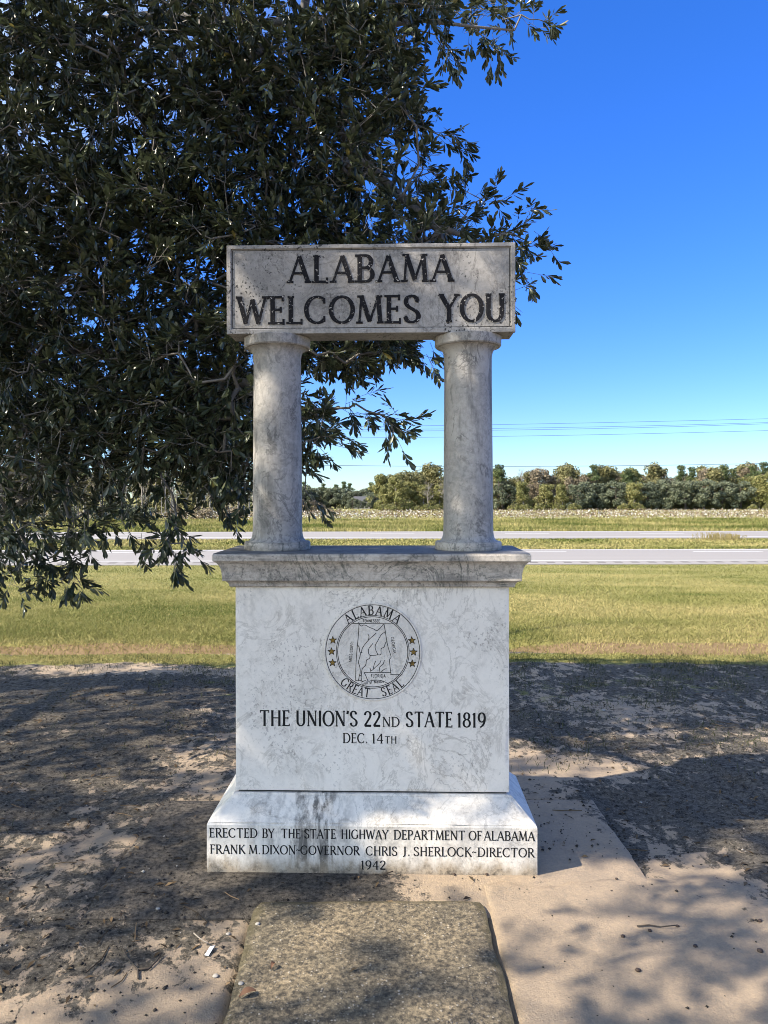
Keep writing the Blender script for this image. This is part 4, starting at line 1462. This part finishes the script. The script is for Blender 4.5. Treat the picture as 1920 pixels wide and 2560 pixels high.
# thin tufts in the shade
n = 90000
X = rng.uniform(-4.3, 4.6, n); Y = rng.uniform(2.0, 7.4, n)
gd = sstep(0.50, 0.66, fbm(X * 0.7 + 40, Y * 1.3 + 9, 4)) * sstep(3.9, 5.4, Y) + 0.10 * sstep(3.6, 5.0, Y) + 0.05 * (X < -1.2) + sstep(6.5, 7.0, Y)
gd += 0.5 * blob(X, Y, 1.25, 4.35, .5, .12) + 0.5 * blob(X, Y, 1.6, 5.3, .5, .12) + .5 * blob(X, Y, 2.6, 5.1, .6, .15)
gd += 0.22 * sstep(0.9, 1.6, X) * sstep(4.5, 5.2, Y)
gd *= sstep(0.42, 0.6, fbm(X * 5, Y * 5, 2))
k = (rng.random(n) < gd * 0.75) & ~((X > PADX0 - .05) & (X < PADX1 + .05) & (Y < PADY1 + .05) & (Y > PADY0)) & ~((X > PX0) & (X < PX1) & (Y < 3))
X, Y = X[k], Y[k]
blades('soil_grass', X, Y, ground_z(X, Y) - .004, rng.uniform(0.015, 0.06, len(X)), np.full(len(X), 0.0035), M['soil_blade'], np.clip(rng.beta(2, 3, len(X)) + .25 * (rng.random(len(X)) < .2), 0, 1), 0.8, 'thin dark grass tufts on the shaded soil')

# ------------------------------------------------------------------ litter and crumbs on the soil
def on_top(X, Y):
    z = ground_z(X, Y)
    pad = (X > PADX0) & (X < PADX1) & (Y > PADY0) & (Y < PADY1)
    pth = (X > PX0) & (X < PX1) & (Y < PY1)
    return np.where(pth, 0.027, np.where(pad, 0.006, z))


def in_plinth(X, Y, m=0.0):
    return (np.abs(X - MX) < 0.70 + m) & (np.abs(Y - MY) < 0.29 + m)


n = 5200
X = rng.uniform(-4.2, 4.4, n); Y = 1.9 + 5.2 * rng.random(n) ** 1.4
pz = np.clip(crust_f(X, Y), 0, 1) * np.where((X > PX0) & (X < PX1) & (Y < PY1), 0.12, 1) * np.where((X > 0.41) & (Y < 3.2) & (X < 1.5), .12, 1)
k = (rng.random(n) < pz) & ~in_plinth(X, Y, .02)
X, Y = X[k], Y[k]; n = len(X)
a = rng.uniform(0, 6.28, n); L = rng.uniform(0.012, 0.05, n); W = L * rng.uniform(.22, .4, n)
Z = on_top(X, Y) + 0.003
d = np.stack([np.cos(a), np.sin(a), rng.normal(0, .22, n)], -1); w = np.stack([-np.sin(a), np.cos(a), rng.normal(0, .3, n)], -1)
P = np.stack([X, Y, Z], -1)
up = np.array([0, 0, 1.0])
V = np.stack([P - d * L[:, None] * .5, P + w * W[:, None] * .5 + up * (L * .12)[:, None], P + d * L[:, None] * .5, P - w * W[:, None] * .5 + up * (L * .10)[:, None]], 1)
b = (np.arange(n) * 4)[:, None]
tag(np_mesh('leaf_litter', V, [b + np.array([[0, 1, 2, 3]])], M['litter'], attrs={'tint': np.repeat(rng.beta(1.6, 2, n), 4)}), 'small dead brown oak leaves scattered over the shaded soil', 'leaf litter', kind='stuff')

n = 34000
X = rng.uniform(-4.2, 4.4, n); Y = 1.9 + 5.0 * rng.random(n) ** 1.7
cl = np.clip(crust_f(X, Y), 0.02, 1)
onp = (X > PX0) & (X < PX1) & (Y < PY1)
k = (rng.random(n) < np.where(onp, 0.0, np.where((X > .41) & (X < 1.5) & (Y < 3.2), .05, cl))) & ~in_plinth(X, Y, .02)
X, Y = X[k], Y[k]; n = len(X)
S = np.minimum(rng.lognormal(math.log(0.0038), 0.42, n), 0.0095)
tt = rng.random(n)
oct_ = np.array([[1, 0, 0], [-1, 0, 0], [0, 1, 0], [0, -1, 0], [0, 0, .7], [0, 0, -.5]])
V = oct_[None] * S[:, None, None] * rng.uniform(.6, 1.4, (n, 6, 1)) + np.stack([X, Y, on_top(X, Y) + S * .25], -1)[:, None, :]
b = (np.arange(n) * 6)[:, None]
fo = [[0, 2, 4], [2, 1, 4], [1, 3, 4], [3, 0, 4], [2, 0, 5], [1, 2, 5], [3, 1, 5], [0, 3, 5]]
tag(np_mesh('soil_crumbs', V, [np.concatenate([b + np.array([f]) for f in fo])], M['crumb'], attrs={'tint': np.repeat(np.where(tt < .965, tt * .76, .8 + (tt - .965) * 4), 6)}), 'dark soil crumbs and a few pale grit pieces on the ground', 'soil crumbs', kind='stuff')


n = 700
X = rng.uniform(-4.2, 4.4, n); Y = 1.9 + 4.6 * rng.random(n) ** 1.5
k = (rng.random(n) < np.clip(crust_f(X, Y), .05, .9)) & ~in_plinth(X, Y, .08) & ~((X > PX0 - .05) & (X < PX1 + .05) & (Y < PY1 + .05)) & ~((X > .4) & (X < 1.5) & (Y < 3.2))
X, Y = X[k], Y[k]; n = len(X)
a = rng.uniform(0, 6.28, n); L = rng.uniform(.02, .085, n)
d = np.stack([np.cos(a), np.sin(a), rng.normal(0, .08, n)], -1); w = np.stack([-np.sin(a), np.cos(a), np.zeros(n)], -1)
P = np.stack([X, Y, on_top(X, Y) + .004], -1)
bend = w * (L * rng.normal(0, .15, n))[:, None]
R_ = rng.uniform(.0009, .0022, n)[:, None]
upv = np.array([0, 0, 1.0])
rows = []
for p_ in (P - d * L[:, None], P + bend, P + d * L[:, None]):
    rows += [p_ - w * R_, p_ + upv * R_ * 1.6, p_ + w * R_]
V = np.stack(rows, 1)
b = (np.arange(n) * 9)[:, None]
tag(np_mesh('twig_litter', V, [np.concatenate([b + np.array([[i, i + 3, i + 4, i + 1]]) for i in (0, 1, 3, 4)])], M['litter'], attrs={'tint': np.repeat(rng.beta(1.5, 1.6, n), 9)}), 'fine broken twigs scattered over the bare soil', 'twigs', kind='stuff')

# ------------------------------------------------------------------ small single things on the ground
def ground_pt(u, v, dz=0.0):
    u, v = D(u, v)
    Y = F * EYE / (v - HY)
    x = (u - CX) / F * Y
    return Vector((x, Y, float(on_top(np.array([x]), np.array([Y]))[0]) + dz))


twig_m = bark('twig_bark', (0.035, 0.028, 0.022), (0.09, 0.075, 0.06), 80)
pale_twig = bark('pale_twig_bark', (0.20, 0.17, 0.14), (0.34, 0.30, 0.25), 80)


def twig(name, label, forks, r, mat, group=None):
    mb = MB()
    p0 = ground_pt(*forks[0][0])
    for f_ in forks:
        pts = []
        for i, (u, v) in enumerate(f_):
            p = ground_pt(u, v, 0.006 + (0.008 if i == len(f_) - 1 else 0))
            pts.append(p - p0)
        mb.tube(pts, [r * (1 - .5 * i / len(pts)) for i in range(len(pts))], 6)
    o = mb.build(name, mat, smooth=True)
    o.location = p0
    return tag(o, label, 'twig', group)


twig('forked_twig', 'dark forked twig lying on pale soil left of the walk', [[(297, 2115), (296, 2096), (272, 2066), (262, 2050)], [(296, 2096), (320, 2094), (338, 2076), (348, 2064)]], 0.0035, twig_m)
twig('bent_twig', 'thin pale bent twig on the soil above the white scrap', [[(417, 2016), (428, 2028), (440, 2036), (447, 2044)]], 0.0025, pale_twig)
twig('long_twig', 'long thin dark twig lying across sandy soil at the right', [[(1375, 2010), (1400, 2008), (1425, 2012), (1460, 2013)]], 0.003, twig_m)
twig('short_twig', 'short dark twig at the foot of the plinth', [[(818, 1897), (834, 1893), (848, 1892)]], 0.003, twig_m)
mb = MB()
vs = [(-.009, -.021, 0), (.007, -.023, .002), (.009, .023, .006), (-.008, .022, .001)]
mb.add(vs + [(x, y, z - .0015) for x, y, z in vs], [(0, 1, 2, 3), (7, 6, 5, 4), (0, 4, 5, 1), (1, 5, 6, 2), (2, 6, 7, 3), (3, 7, 4, 0)])
mb2 = mb.build('paper_scrap', plain('white_paper', (0.55, 0.57, 0.60), 0.7))
mb2.location = ground_pt(451, 2056, 0.006)
mb2.rotation_euler = (0.1, 0.05, R(-12))
tag(mb2, 'small white paper scrap lying on dark soil left of the walk', 'scrap')


def stone_obj(u, v, r, mat, label, group, flat=.55):
    import bmesh
    bm = bmesh.new()
    bmesh.ops.create_icosphere(bm, subdivisions=2, radius=r)
    for vtx in bm.verts:
        k = 1 + random.uniform(-.16, .16)
        vtx.co = Vector((vtx.co.x * k * 1.2, vtx.co.y * k, vtx.co.z * k * flat))
    me = bpy.data.meshes.new('pebble')
    bm.to_mesh(me); bm.free()
    me.materials.append(mat)
    me.polygons.foreach_set("use_smooth", [True] * len(me.polygons))
    o = bpy.data.objects.new('pebble', me)
    COL.objects.link(o)
    o.location = ground_pt(u, v, r * flat * .5)
    return tag(o, label, 'pebble', group)


pm = NT('pale_pebble', 0.8, .3)
pm = pm.done(pm.mix(pm.noise(pm.coord(), 60, 4), (0.26, 0.235, 0.20), (0.38, 0.35, 0.30)))
stone_obj(1252, 1537 * 1, .0, pm, '', None) if False else None
for u, v, r, lab in ((491, 2017, .011, 'pale angular pebble on soil beside the bent twig'), (519, 2143, .011, 'whitish pebble on sunlit sand beside the walk edge'), (340, 1966, .010, 'pale pebble among crumbs on the left pad edge'),
                     (1302, 1537, .020, 'pale stone on shaded grass behind the monument at right'), (1383, 1724, .009, 'small white pebble on dark crust right of the monument'), (555, 2012, .011, 'pebble near the left corner of the walk'),
                     (464, 2108, .013, 'flat pebble on the soil below the white scrap')):
    stone_obj(u, v, r * .7, pm, lab, None)
dk = plain('acorn_brown', (0.045, 0.03, 0.022), .6)
for u, v, r in ((1640, 1996, .010), (1402, 2018, .009), (1462, 2008, .008), (1344, 2030, .009), (1720, 2060, .012), (1376, 2104, .011), (1500, 2230 * .92, .009), (1050, 1893, .008), (980, 1893, .007), (1330, 1903, .007), (1095, 1890, .006), (1320, 1930, .006)):
    stone_obj(min(u, 1640), v, r * .75, dk, 'dark brown acorn lying on the open sand', 'fallen acorns on the sand', .8)
dl = tinted('curled_leaf', [(0, (0.13, 0.07, 0.04)), (1, (0.20, 0.11, 0.06))], .7)
for u, v, L, a, lab in ((533, 2170, .055, .5, 'reddish brown fallen leaf beside the walk edge'), (588, 2142 * .985, .03, 1.2, 'tiny brown leaf lying on the left side of the walk')):
    n_ = 6
    vs = []
    for i in range(n_ + 1):
        t = i / n_
        w = math.sin(math.pi * (t * .92 + .04)) * L * .24
        vs += [((t - .5) * L, -w, .006 + .012 * math.sin(t * 3)), ((t - .5) * L, 0, .002 + .012 * math.sin(t * 3)), ((t - .5) * L, w, .008 + .012 * math.sin(t * 3))]
    fs = []
    for i in range(n_):
        b_ = 3 * i
        fs += [(b_, b_ + 3, b_ + 4, b_ + 1), (b_ + 1, b_ + 4, b_ + 5, b_ + 2)]
    mb = MB(); mb.add(vs, fs)
    o = mb.build('fallen_leaf', dl, smooth=True)
    o.location = ground_pt(u, v, .002); o.rotation_euler = (0, 0, a)
    tag(o, lab, 'leaf')

# ------------------------------------------------------------------ far trees
def crown_mesh(clumps, per, leaf, squash=1.0, up=0.3):
    """clumps: list of (centre, radius); small four-cornered leaf sprays through each clump's outer volume"""
    Vs, ti = [], []
    for c, r_ in clumps:
        m = int(per * (r_ / 1.0) ** 1.6) + 8
        d = unit(rng.normal(0, 1, (m, 3)))
        q = d * (r_ * rng.uniform(0.45, 1.08, (m, 1)) ** 0.6) * np.array([1, 1, squash]) + np.array(c)
        nrm = unit(d + rng.normal(0, 0.7, (m, 3)) + np.array([0, 0, up]))
        a = unit(np.cross(nrm, rng.normal(0, 1, (m, 3))))
        b_ = np.cross(nrm, a)
        s = leaf * rng.uniform(0.5, 1.25, (m, 1))
        Vs.append(np.stack([q - a * s, q - b_ * s * .6, q + a * s * .9, q + b_ * s * .65], 1))
        ti.append(np.clip(np.full(m, rng.uniform(.25, .75)) + rng.normal(0, .2, m), 0, 1))
    V = np.concatenate(Vs)
    return V.reshape(-1, 3), np.arange(len(V) * 4).reshape(-1, 4), np.repeat(np.concatenate(ti), 4)


def limbs_mesh(h, spread, n, r0, lean=0.1, forks=2, bare=False, top=0.95):
    mb = MB()
    tops = []
    trunk = [Vector((random.gauss(0, lean) * k * .3, random.gauss(0, lean) * k * .3, h * top * k / 6)) for k in range(7)]
    trunk[0] = Vector((0, 0, -0.4))
    mb.tube(trunk, [r0 * (1 - .85 * k / 6) for k in range(7)], 6)
    for i in range(n):
        t = random.uniform(.3, .92)
        k = int(t * 6)
        b0 = trunk[k].lerp(trunk[min(k + 1, 6)], t * 6 - k)
        a = random.uniform(0, 6.28)
        ln_ = spread * random.uniform(.5, 1.0) * (1.15 - t * .6)
        d = Vector((math.cos(a), math.sin(a), random.uniform(.45, 1.1)))
        p1 = b0 + d * ln_ * .5
        p2 = p1 + Vector((d.x * .45, d.y * .45, d.z * .6)) * ln_ + Vector((random.gauss(0, .2), random.gauss(0, .2), 0))
        rb_ = r0 * .4 * (1.1 - t)
        mb.tube([b0, p1, p2], [rb_ + .012, rb_ * .6 + .01, .01], 4)
        tops.append(p2)
        for f_ in range(forks):
            s0 = b0.lerp(p1, random.uniform(.4, 1)) if f_ % 2 else p1.lerp(p2, random.uniform(.1, .7))
            e = s0 + Vector((random.gauss(0, .5), random.gauss(0, .5), random.uniform(.2, .9))) * ln_ * .6
            mb.tube([s0, s0.lerp(e, .5) + Vector((0, 0, .04)), e], [rb_ * .4 + .01, rb_ * .25 + .008, .008], 3)
            tops.append(e)
    return mb, tops


FOL = {
    'oak': tinted('far_oak_leaf', [(0, (0.045, 0.055, 0.034)), (.5, (0.10, 0.115, 0.068)), (1, (0.17, 0.18, 0.105))], .6, .3, .1),  # leaf colour lightened to stand in for distance haze
    'olive': tinted('far_olive_leaf', [(0, (0.085, 0.085, 0.032)), (.5, (0.17, 0.16, 0.065)), (1, (0.27, 0.235, 0.10))], .6, .3, .2),
    'yellow': tinted('far_yellow_leaf', [(0, (0.10, 0.11, 0.028)), (.5, (0.17, 0.17, 0.06)), (1, (0.28, 0.25, 0.09))], .6, .3, .25),
    'pine': tinted('far_pine_needle', [(0, (0.025, 0.038, 0.014)), (.5, (0.06, 0.082, 0.028)), (1, (0.11, 0.135, 0.045))], .6, .3, .1),
    'brown': tinted('far_brown_leaf', [(0, (0.11, 0.09, 0.06)), (.5, (0.22, 0.18, 0.12)), (1, (0.32, 0.26, 0.17))], .7, .2, .2),
}
BK = {'grey': bark('far_grey_bark', (0.16, 0.14, 0.12), (0.34, 0.31, 0.27), 8), 'dark': bark('far_dark_bark', (0.05, 0.042, 0.035), (0.12, 0.10, 0.085), 8)}


def finish(name, mbt, cm, fol, bk, scale=1.0):
    root = empty(name, (0, 0, 0))
    mbt.build('trunk', BK[bk], root, smooth=True)
    if cm is not None:
        np_mesh('crown', cm[0], [cm[1]], FOL[fol], root, attrs={'tint': cm[2]})
    return root


def proto_oak(h, w):
    cl = []
    for i in range(46):
        a, e = random.uniform(0, 6.28), random.uniform(-.85, 1.0)
        rr_ = math.sqrt(max(0, 1 - max(e, 0) ** 2)) * (1 if e > 0 else .95)
        cl.append(((math.cos(a) * rr_ * w * .40, math.sin(a) * rr_ * w * .40, h * (.46 + .40 * e)), random.uniform(.55, 1.1) * w / 8))
    mb, _ = limbs_mesh(h * .8, w * .4, 8, .34, .1, 1)
    return finish('live_oak', mb, crown_mesh(cl, 130, .24, .8), 'oak', 'dark')


def proto_broad(name, fol, h, w, bare=.5, n=60, leaf=.25, per=70):
    mb, tops = limbs_mesh(h, w * .42, 16, .2, .12, 3)
    cl = [((p.x, p.y, min(p.z, h)), random.uniform(.5, 1.15)) for p in random.sample(tops, min(n, len(tops)))]
    cl += [((random.gauss(0, w * .2), random.gauss(0, w * .2), random.uniform(.08, .45) * h), random.uniform(.5, 1.0)) for _ in range(16)]
    return finish(name, mb, crown_mesh(cl, per, leaf), fol, 'grey')


def proto_shrub(name, fol, h, w, n=26):
    cl = []
    for i in range(n):
        a = random.uniform(0, 6.28); r_ = math.sqrt(random.random()) * w * .42
        z = h * random.uniform(.08, .82) * (1 - .55 * (r_ / (w * .42)) ** 2)
        cl.append(((math.cos(a) * r_, math.sin(a) * r_, z), random.uniform(.4, .8) * min(h, w) / 4))
    mb, _ = limbs_mesh(h * .75, w * .35, 7, .09, .1, 1)
    return finish(name, mb, crown_mesh(cl, 130, .2), fol, 'grey')


def proto_pine(h):
    mb, tops = limbs_mesh(h, 1.2, 9, .17, .05, 1)
    cl = []
    for i in range(16):
        a = random.uniform(0, 6.28); z = random.uniform(.66, 1.0)
        r_ = 2.0 * (1.05 - z) * 2.2 * random.uniform(.3, 1) + .15
        cl.append(((math.cos(a) * r_, math.sin(a) * r_, h * z), random.uniform(.6, 1.1)))
    return finish('pine_tree', mb, crown_mesh(cl, 110, .2, .6), 'pine', 'dark')


def proto_bare(h, w):
    mb, tops = limbs_mesh(h, w * .5, 24, .17, .15, 5)
    return finish('bare_tree', mb, None, None, 'grey')


def proto_slim(h):
    mb, tops = limbs_mesh(h, 1.0, 8, .12, .04, 2)
    cl = [((p.x, p.y, p.z), random.uniform(.25, .5)) for p in tops if p.z > h * .6][:10]
    return finish('slender_pine', mb, crown_mesh(cl, 40, .14), 'pine', 'grey')


PROT = {
    'oak': [proto_oak(7.6, 9.0), proto_oak(7.2, 8.0)],
    'olive': [proto_broad('hardwood_tree', 'olive', 9.2, 7.0), proto_broad('hardwood_tree', 'olive', 8.8, 6.0, n=70)],
    'yellow': [proto_broad('yellowing_tree', 'yellow', 8.0, 6.4, n=75), proto_broad('yellowing_tree', 'yellow', 7.0, 6.0, n=70)],
    'brown': [proto_broad('browning_tree', 'brown', 9.2, 6.5, n=50, per=40)],
    'pine': [proto_pine(11.0), proto_pine(10.2)],
    'bare': [proto_bare(8.6, 6.0), proto_bare(9.0, 5.0)],
    'slim': [proto_slim(12.5), proto_slim(11.0)],
    'shrub': [proto_shrub('green_shrub', 'yellow', 3.0, 5.0)],
    'shrub_dark': [proto_shrub('green_shrub', 'oak', 3.2, 5.0)],
    'shrub2': [proto_shrub('green_shrub', 'olive', 3.4, 5.0)],
    'brush2': [proto_shrub('dry_bush', 'brown', 3.2, 4.6)],
    'brush': [proto_shrub('dry_bush', 'brown', 2.6, 4.6)],
}
used = set()
LAB = {
    'oak': ('dark dense live oak with a rounded crown at the front of the far wood', 'tree', 'dark live oaks in the far wood'),
    'olive': ('olive green half-leafed hardwood tree in the far wood behind the oaks', 'tree', 'olive hardwood trees in the far wood'),
    'yellow': ('yellow green bushy tree with autumn leaves at the edge of the far wood', 'tree', 'yellowing trees in the far wood'),
    'brown': ('thin brown leafed tree standing in the far wood', 'tree', 'brown leafed trees in the far wood'),
    'pine': ('tall pine with a tufted top rising above the far wood', 'tree', 'pines rising above the far wood'),
    'bare': ('leafless grey branching tree in the far wood', 'tree', 'leafless trees in the far wood'),
    'slim': ('slender bare-trunked pine seen through the boughs at the left', 'tree', 'slender pines behind the oak boughs'),
    'shrub': ('low green shrub at the foot of the far wood', 'shrub', 'green shrubs below the far wood'),
    'shrub2': ('olive green undergrowth shrub inside the far wood', 'shrub', 'undergrowth shrubs in the far wood'),
    'brush2': ('brown undergrowth bush inside the far wood', 'shrub', 'brown undergrowth in the far wood'),
    'shrub_dark': ('leafy green bush across the highway seen below the oak boughs', 'shrub', 'green bushes across the highway at left'),
    'brush': ('dry brown brush beside the cotton field', 'shrub', 'dry brush beside the cotton'),
}


def place(kind, u, Y, sc=1.0, lab=None, group=None):
    k = random.randrange(len(PROT[kind]))
    p = PROT[kind][k]
    if (kind, k) in used:
        p = copy_tree(p)
    used.add((kind, k))
    x = (u * 1920 / 1659 - CX) / F * Y
    z = float(base_z(np.array([x]), np.array([float(Y)]))[0])
    p.location = (x, Y, z)
    p.rotation_euler = (0, 0, random.uniform(0, 6.28))
    s = sc * random.uniform(.93, 1.07)
    p.scale = (s * random.uniform(.92, 1.08), s, s)
    l0, c0, g0 = LAB[kind]
    tag(p, lab or l0, c0, group or g0)
    return p


def label_one(o, label):
    o["label"] = label
    if "group" in o: del o["group"]


# right-hand wood
for u in np.arange(850, 2050, 18):
    kind = random.choice(['olive', 'olive', 'brown', 'bare', 'olive'])
    place(kind, u + random.uniform(-8, 8), random.uniform(186, 200), random.choice([.85, .95, 1.05, 1.15, 1.22]))
for u in np.arange(835, 2050, 24):
    place(random.choice(['olive', 'brown', 'yellow', 'olive', 'bare']), u + random.uniform(-12, 12), random.uniform(178, 184), random.choice([.75, .9, 1.0, 1.1]))
for u in (1085, 1250, 1270, 1290, 1330, 1385, 1400, 1420, 1440, 1480, 1520, 1560, 1600, 1720, 1790):
    place('oak', u, random.uniform(173, 178), 0.97)
for u, s in ((832, .66), (855, .9), (885, .95), (915, .75), (950, .8), (1130, .75), (1180, .82), (1215, .7), (1370, .8), (1640, .98), (1670, 1.0)):
    place('yellow', u, random.uniform(171, 176), s)
for u in (925, 960, 1000): place('bare', u, 172, .85)
for u, s in ((1280, .95), (1355, .98), (1375, .92), (1470, 1.0), (1492, .98), (1562, .98), (1580, .95), (1623, 1.0), (1648, .98), (1700, 1.0), (1310, .93)):
    place('pine', u, random.uniform(180, 190), s)
lone = place('pine', 1077, 176, 1.02)
label_one(lone, 'tall lone pine with a tufted top just right of the right column')
d_ = place('pine', 868, 180, .86)
for u in (830, 850, 870, 890, 905, 925, 945, 965, 985, 1030, 1110, 1135, 1160, 1200, 1235, 1345, 1380, 1630, 1655, 1690):
    place('shrub', u + random.uniform(-6, 6), random.uniform(168, 171), random.uniform(.5, .75))
for u in np.arange(835, 1950, 15):
    place(random.choice(['shrub', 'shrub', 'shrub2', 'brush2']), u + random.uniform(-6, 6), random.uniform(177, 186), random.uniform(.8, 1.35))
# far wood between the columns
for u in np.arange(560, 850, 17):
    place('oak', u + random.uniform(-6, 6), random.uniform(292, 305), random.uniform(1.05, 1.3), 'grey green oak in the distant wood seen between the columns', 'oaks in the distant wood between the columns')
for u in (700, 725, 742, 757, 800, 655): place('pine', u, 300, random.uniform(.85, .98), 'distant pine top seen between the columns', 'distant pines seen between the columns')
# left stand across the highway, behind the boughs
for u in np.arange(-140, 560, 11):
    place('slim', u + random.uniform(-8, 8), random.uniform(116, 140), random.uniform(.85, 1.1))
for u in np.arange(-120, 560, 48):
    place('bare', u + random.uniform(-15, 15), random.uniform(118, 130), .8, 'grey leafless tree across the highway behind the oak boughs', 'leafless trees across the highway at left')
for u in np.arange(-120, 540, 30):
    place('olive', u + random.uniform(-15, 15), random.uniform(135, 150), .9, 'olive tree across the highway behind the oak boughs', 'olive trees across the highway at left')
for u, Y, s in ((235, 104, .95), (275, 105, 1.0), (310, 104, .8), (130, 106, .9), (60, 106, .9), (0, 106, .9)):
    place('shrub_dark', u, Y, s)
for u, Y, s in ((668, 150, 1.15), (690, 152, .9), (712, 152, .5), (732, 152, .35), (640, 148, 1.2), (600, 148, 1.2), (380, 112, .9), (440, 112, .9), (500, 114, .9)):
    place('brush', u, Y, s)

# distant house
for u, s_ in ((762, .62), (775, .5), (800, .75), (812, .8)):
    place('oak', u, 280, s_, 'low rounded oak in front of the distant house', 'oaks beside the distant house')
hx, hy = PX(*D(782, 1085), 288.0)[:2]
hz = float(base_z(np.array([hx]), np.array([288.0]))[0])
house = empty('house', (hx, hy, hz))
tag(house, 'distant house with a pale gable and grey roof between the columns', 'house')
mb = MB()
mb.add([(-3, -3, 0), (3, -3, 0), (3, 3, 0), (-3, 3, 0), (-3, -3, 2.6), (3, -3, 2.6), (3, 3, 2.6), (-3, 3, 2.6), (-3, 0, 4.7), (3, 0, 4.7)],
       [(0, 1, 5, 4), (1, 2, 6, 9, 5), (2, 3, 7, 6), (3, 0, 4, 8, 7)])
mb.build('wall', plain('pale_siding', (.28, .275, .27)), house)
mb = MB()
mb.add([(-3.3, -3.4, 2.35), (3.3, -3.4, 2.35), (3.3, 0, 4.85), (-3.3, 0, 4.85), (3.3, 3.4, 2.35), (-3.3, 3.4, 2.35)] + [(-3.3, -3.4, 2.2), (3.3, -3.4, 2.2), (3.3, 0, 4.7), (-3.3, 0, 4.7), (3.3, 3.4, 2.2), (-3.3, 3.4, 2.2)],
       [(0, 1, 2, 3), (3, 2, 4, 5), (6, 9, 8, 7), (9, 11, 10, 8), (0, 6, 7, 1), (5, 4, 10, 11), (1, 7, 8, 2), (2, 8, 10, 4), (0, 3, 9, 6), (3, 5, 11, 9)])
mb.build('roof', plain('grey_shingle', (.075, .075, .08)), house)

# cotton field
n = 30000
Y = rng.uniform(108, 152, n); X = rng.uniform(-.62, .62, n) * Y
row = np.round(Y / 1.0) * 1.0 + rng.normal(0, .16, n)
Y = row
Z = base_z(X, Y) + rng.uniform(.05, .75, n)
s = rng.uniform(.05, .13, n)
d1 = unit(rng.normal(0, 1, (n, 3))); d2 = unit(np.cross(d1, rng.normal(0, 1, (n, 3))))
P = np.stack([X, Y, Z], -1)
V = np.stack([P - d1 * s[:, None], P + d2 * s[:, None], P + d1 * s[:, None], P - d2 * s[:, None]], 1)
white = (rng.random(n) < .30)
tag(np_mesh('cotton_plants', V.reshape(-1, 3), [np.arange(n * 4).reshape(-1, 4)], [plain('cotton_boll', (.48, .45, .41), .9), plain('cotton_stalk', (.16, .115, .07), .9)], mat_idx=np.where(white, 0, 1)),
    'rows of white cotton plants beyond the far carriageway', 'cotton', kind='stuff')

# weeds on the median
for u, v, s_w in ((1545, 1160, 1.0), (1580, 1160, .8)):
    n_ = 160
    x0, y0_ = ((u * 1920 / 1659) - CX) / F * 59.5, 59.5
    mb = MB()
    zb = float(base_z(np.array([x0]), np.array([y0_]))[0])
    for i in range(n_):
        bx, by = random.gauss(0, .6 * s_w), random.gauss(0, .3)
        hh = random.uniform(.25, .7) * s_w
        tx, ty = bx + random.gauss(0, .15), by + random.gauss(0, .1)
        mb.add([(bx - .012, by, 0), (bx + .012, by, 0), (tx + .02, ty, hh), (tx - .02, ty, hh)], [(0, 1, 2, 3)])
    o = mb.build('weed_clump', FOL_B) if False else mb.build('weed_clump', plain('dry_weed', (.30, .24, .10), .9))
    o.location = (x0, y0_, zb - .02)
    tag(o, 'larger dry yellow weed clump on the median at right' if s_w == 1.0 else 'smaller dry weed clump on the median at the far right', 'weeds')

# ------------------------------------------------------------------ power lines
wire_m = plain('power_wire', (.05, .055, .06), .5)
for vl, vc, vr, lab in ((1068, 1062, 1048.5, 'topmost thin wire of the bundle crossing the sky at right'), (1073, 1071.5, 1058, 'second thin wire from the top of the bundle'), (1077, 1076, 1061, 'third thin wire from the top of the bundle'),
                       (1095, 1091.5, 1078, 'fourth thin wire hanging below the close bundle'), (1162, 1166.5, 1160, 'lowest single wire just above the far tree tops')):
    Yw = 96.0
    xs_, zs_ = [], []
    pts3 = [((740 - CX) / F * Yw, EYE - (vl - HY) / F * Yw), ((1240 - CX) / F * Yw, EYE - (vc - HY) / F * Yw), ((1920 - CX) / F * Yw, EYE - (vr - HY) / F * Yw)]
    co_ = np.polyfit([p[0] for p in pts3], [p[1] for p in pts3], 2)
    pts = []
    for x in np.linspace(-70, 90, 60):
        pts.append((x, Yw, float(np.polyval(co_, x))))
    mb = MB(); mb.tube(pts, (.019 if vl < 1100 else .026), 4)
    o = mb.build('power_line', wire_m, smooth=True)
    tag(o, lab, 'wire', 'power lines across the sky')

# drop prototypes that were never placed
for kind in PROT:
    for k, p in enumerate(PROT[kind]):
        if (kind, k) not in used:
            for ch in list(p.children):
                bpy.data.objects.remove(ch)
            bpy.data.objects.remove(p)
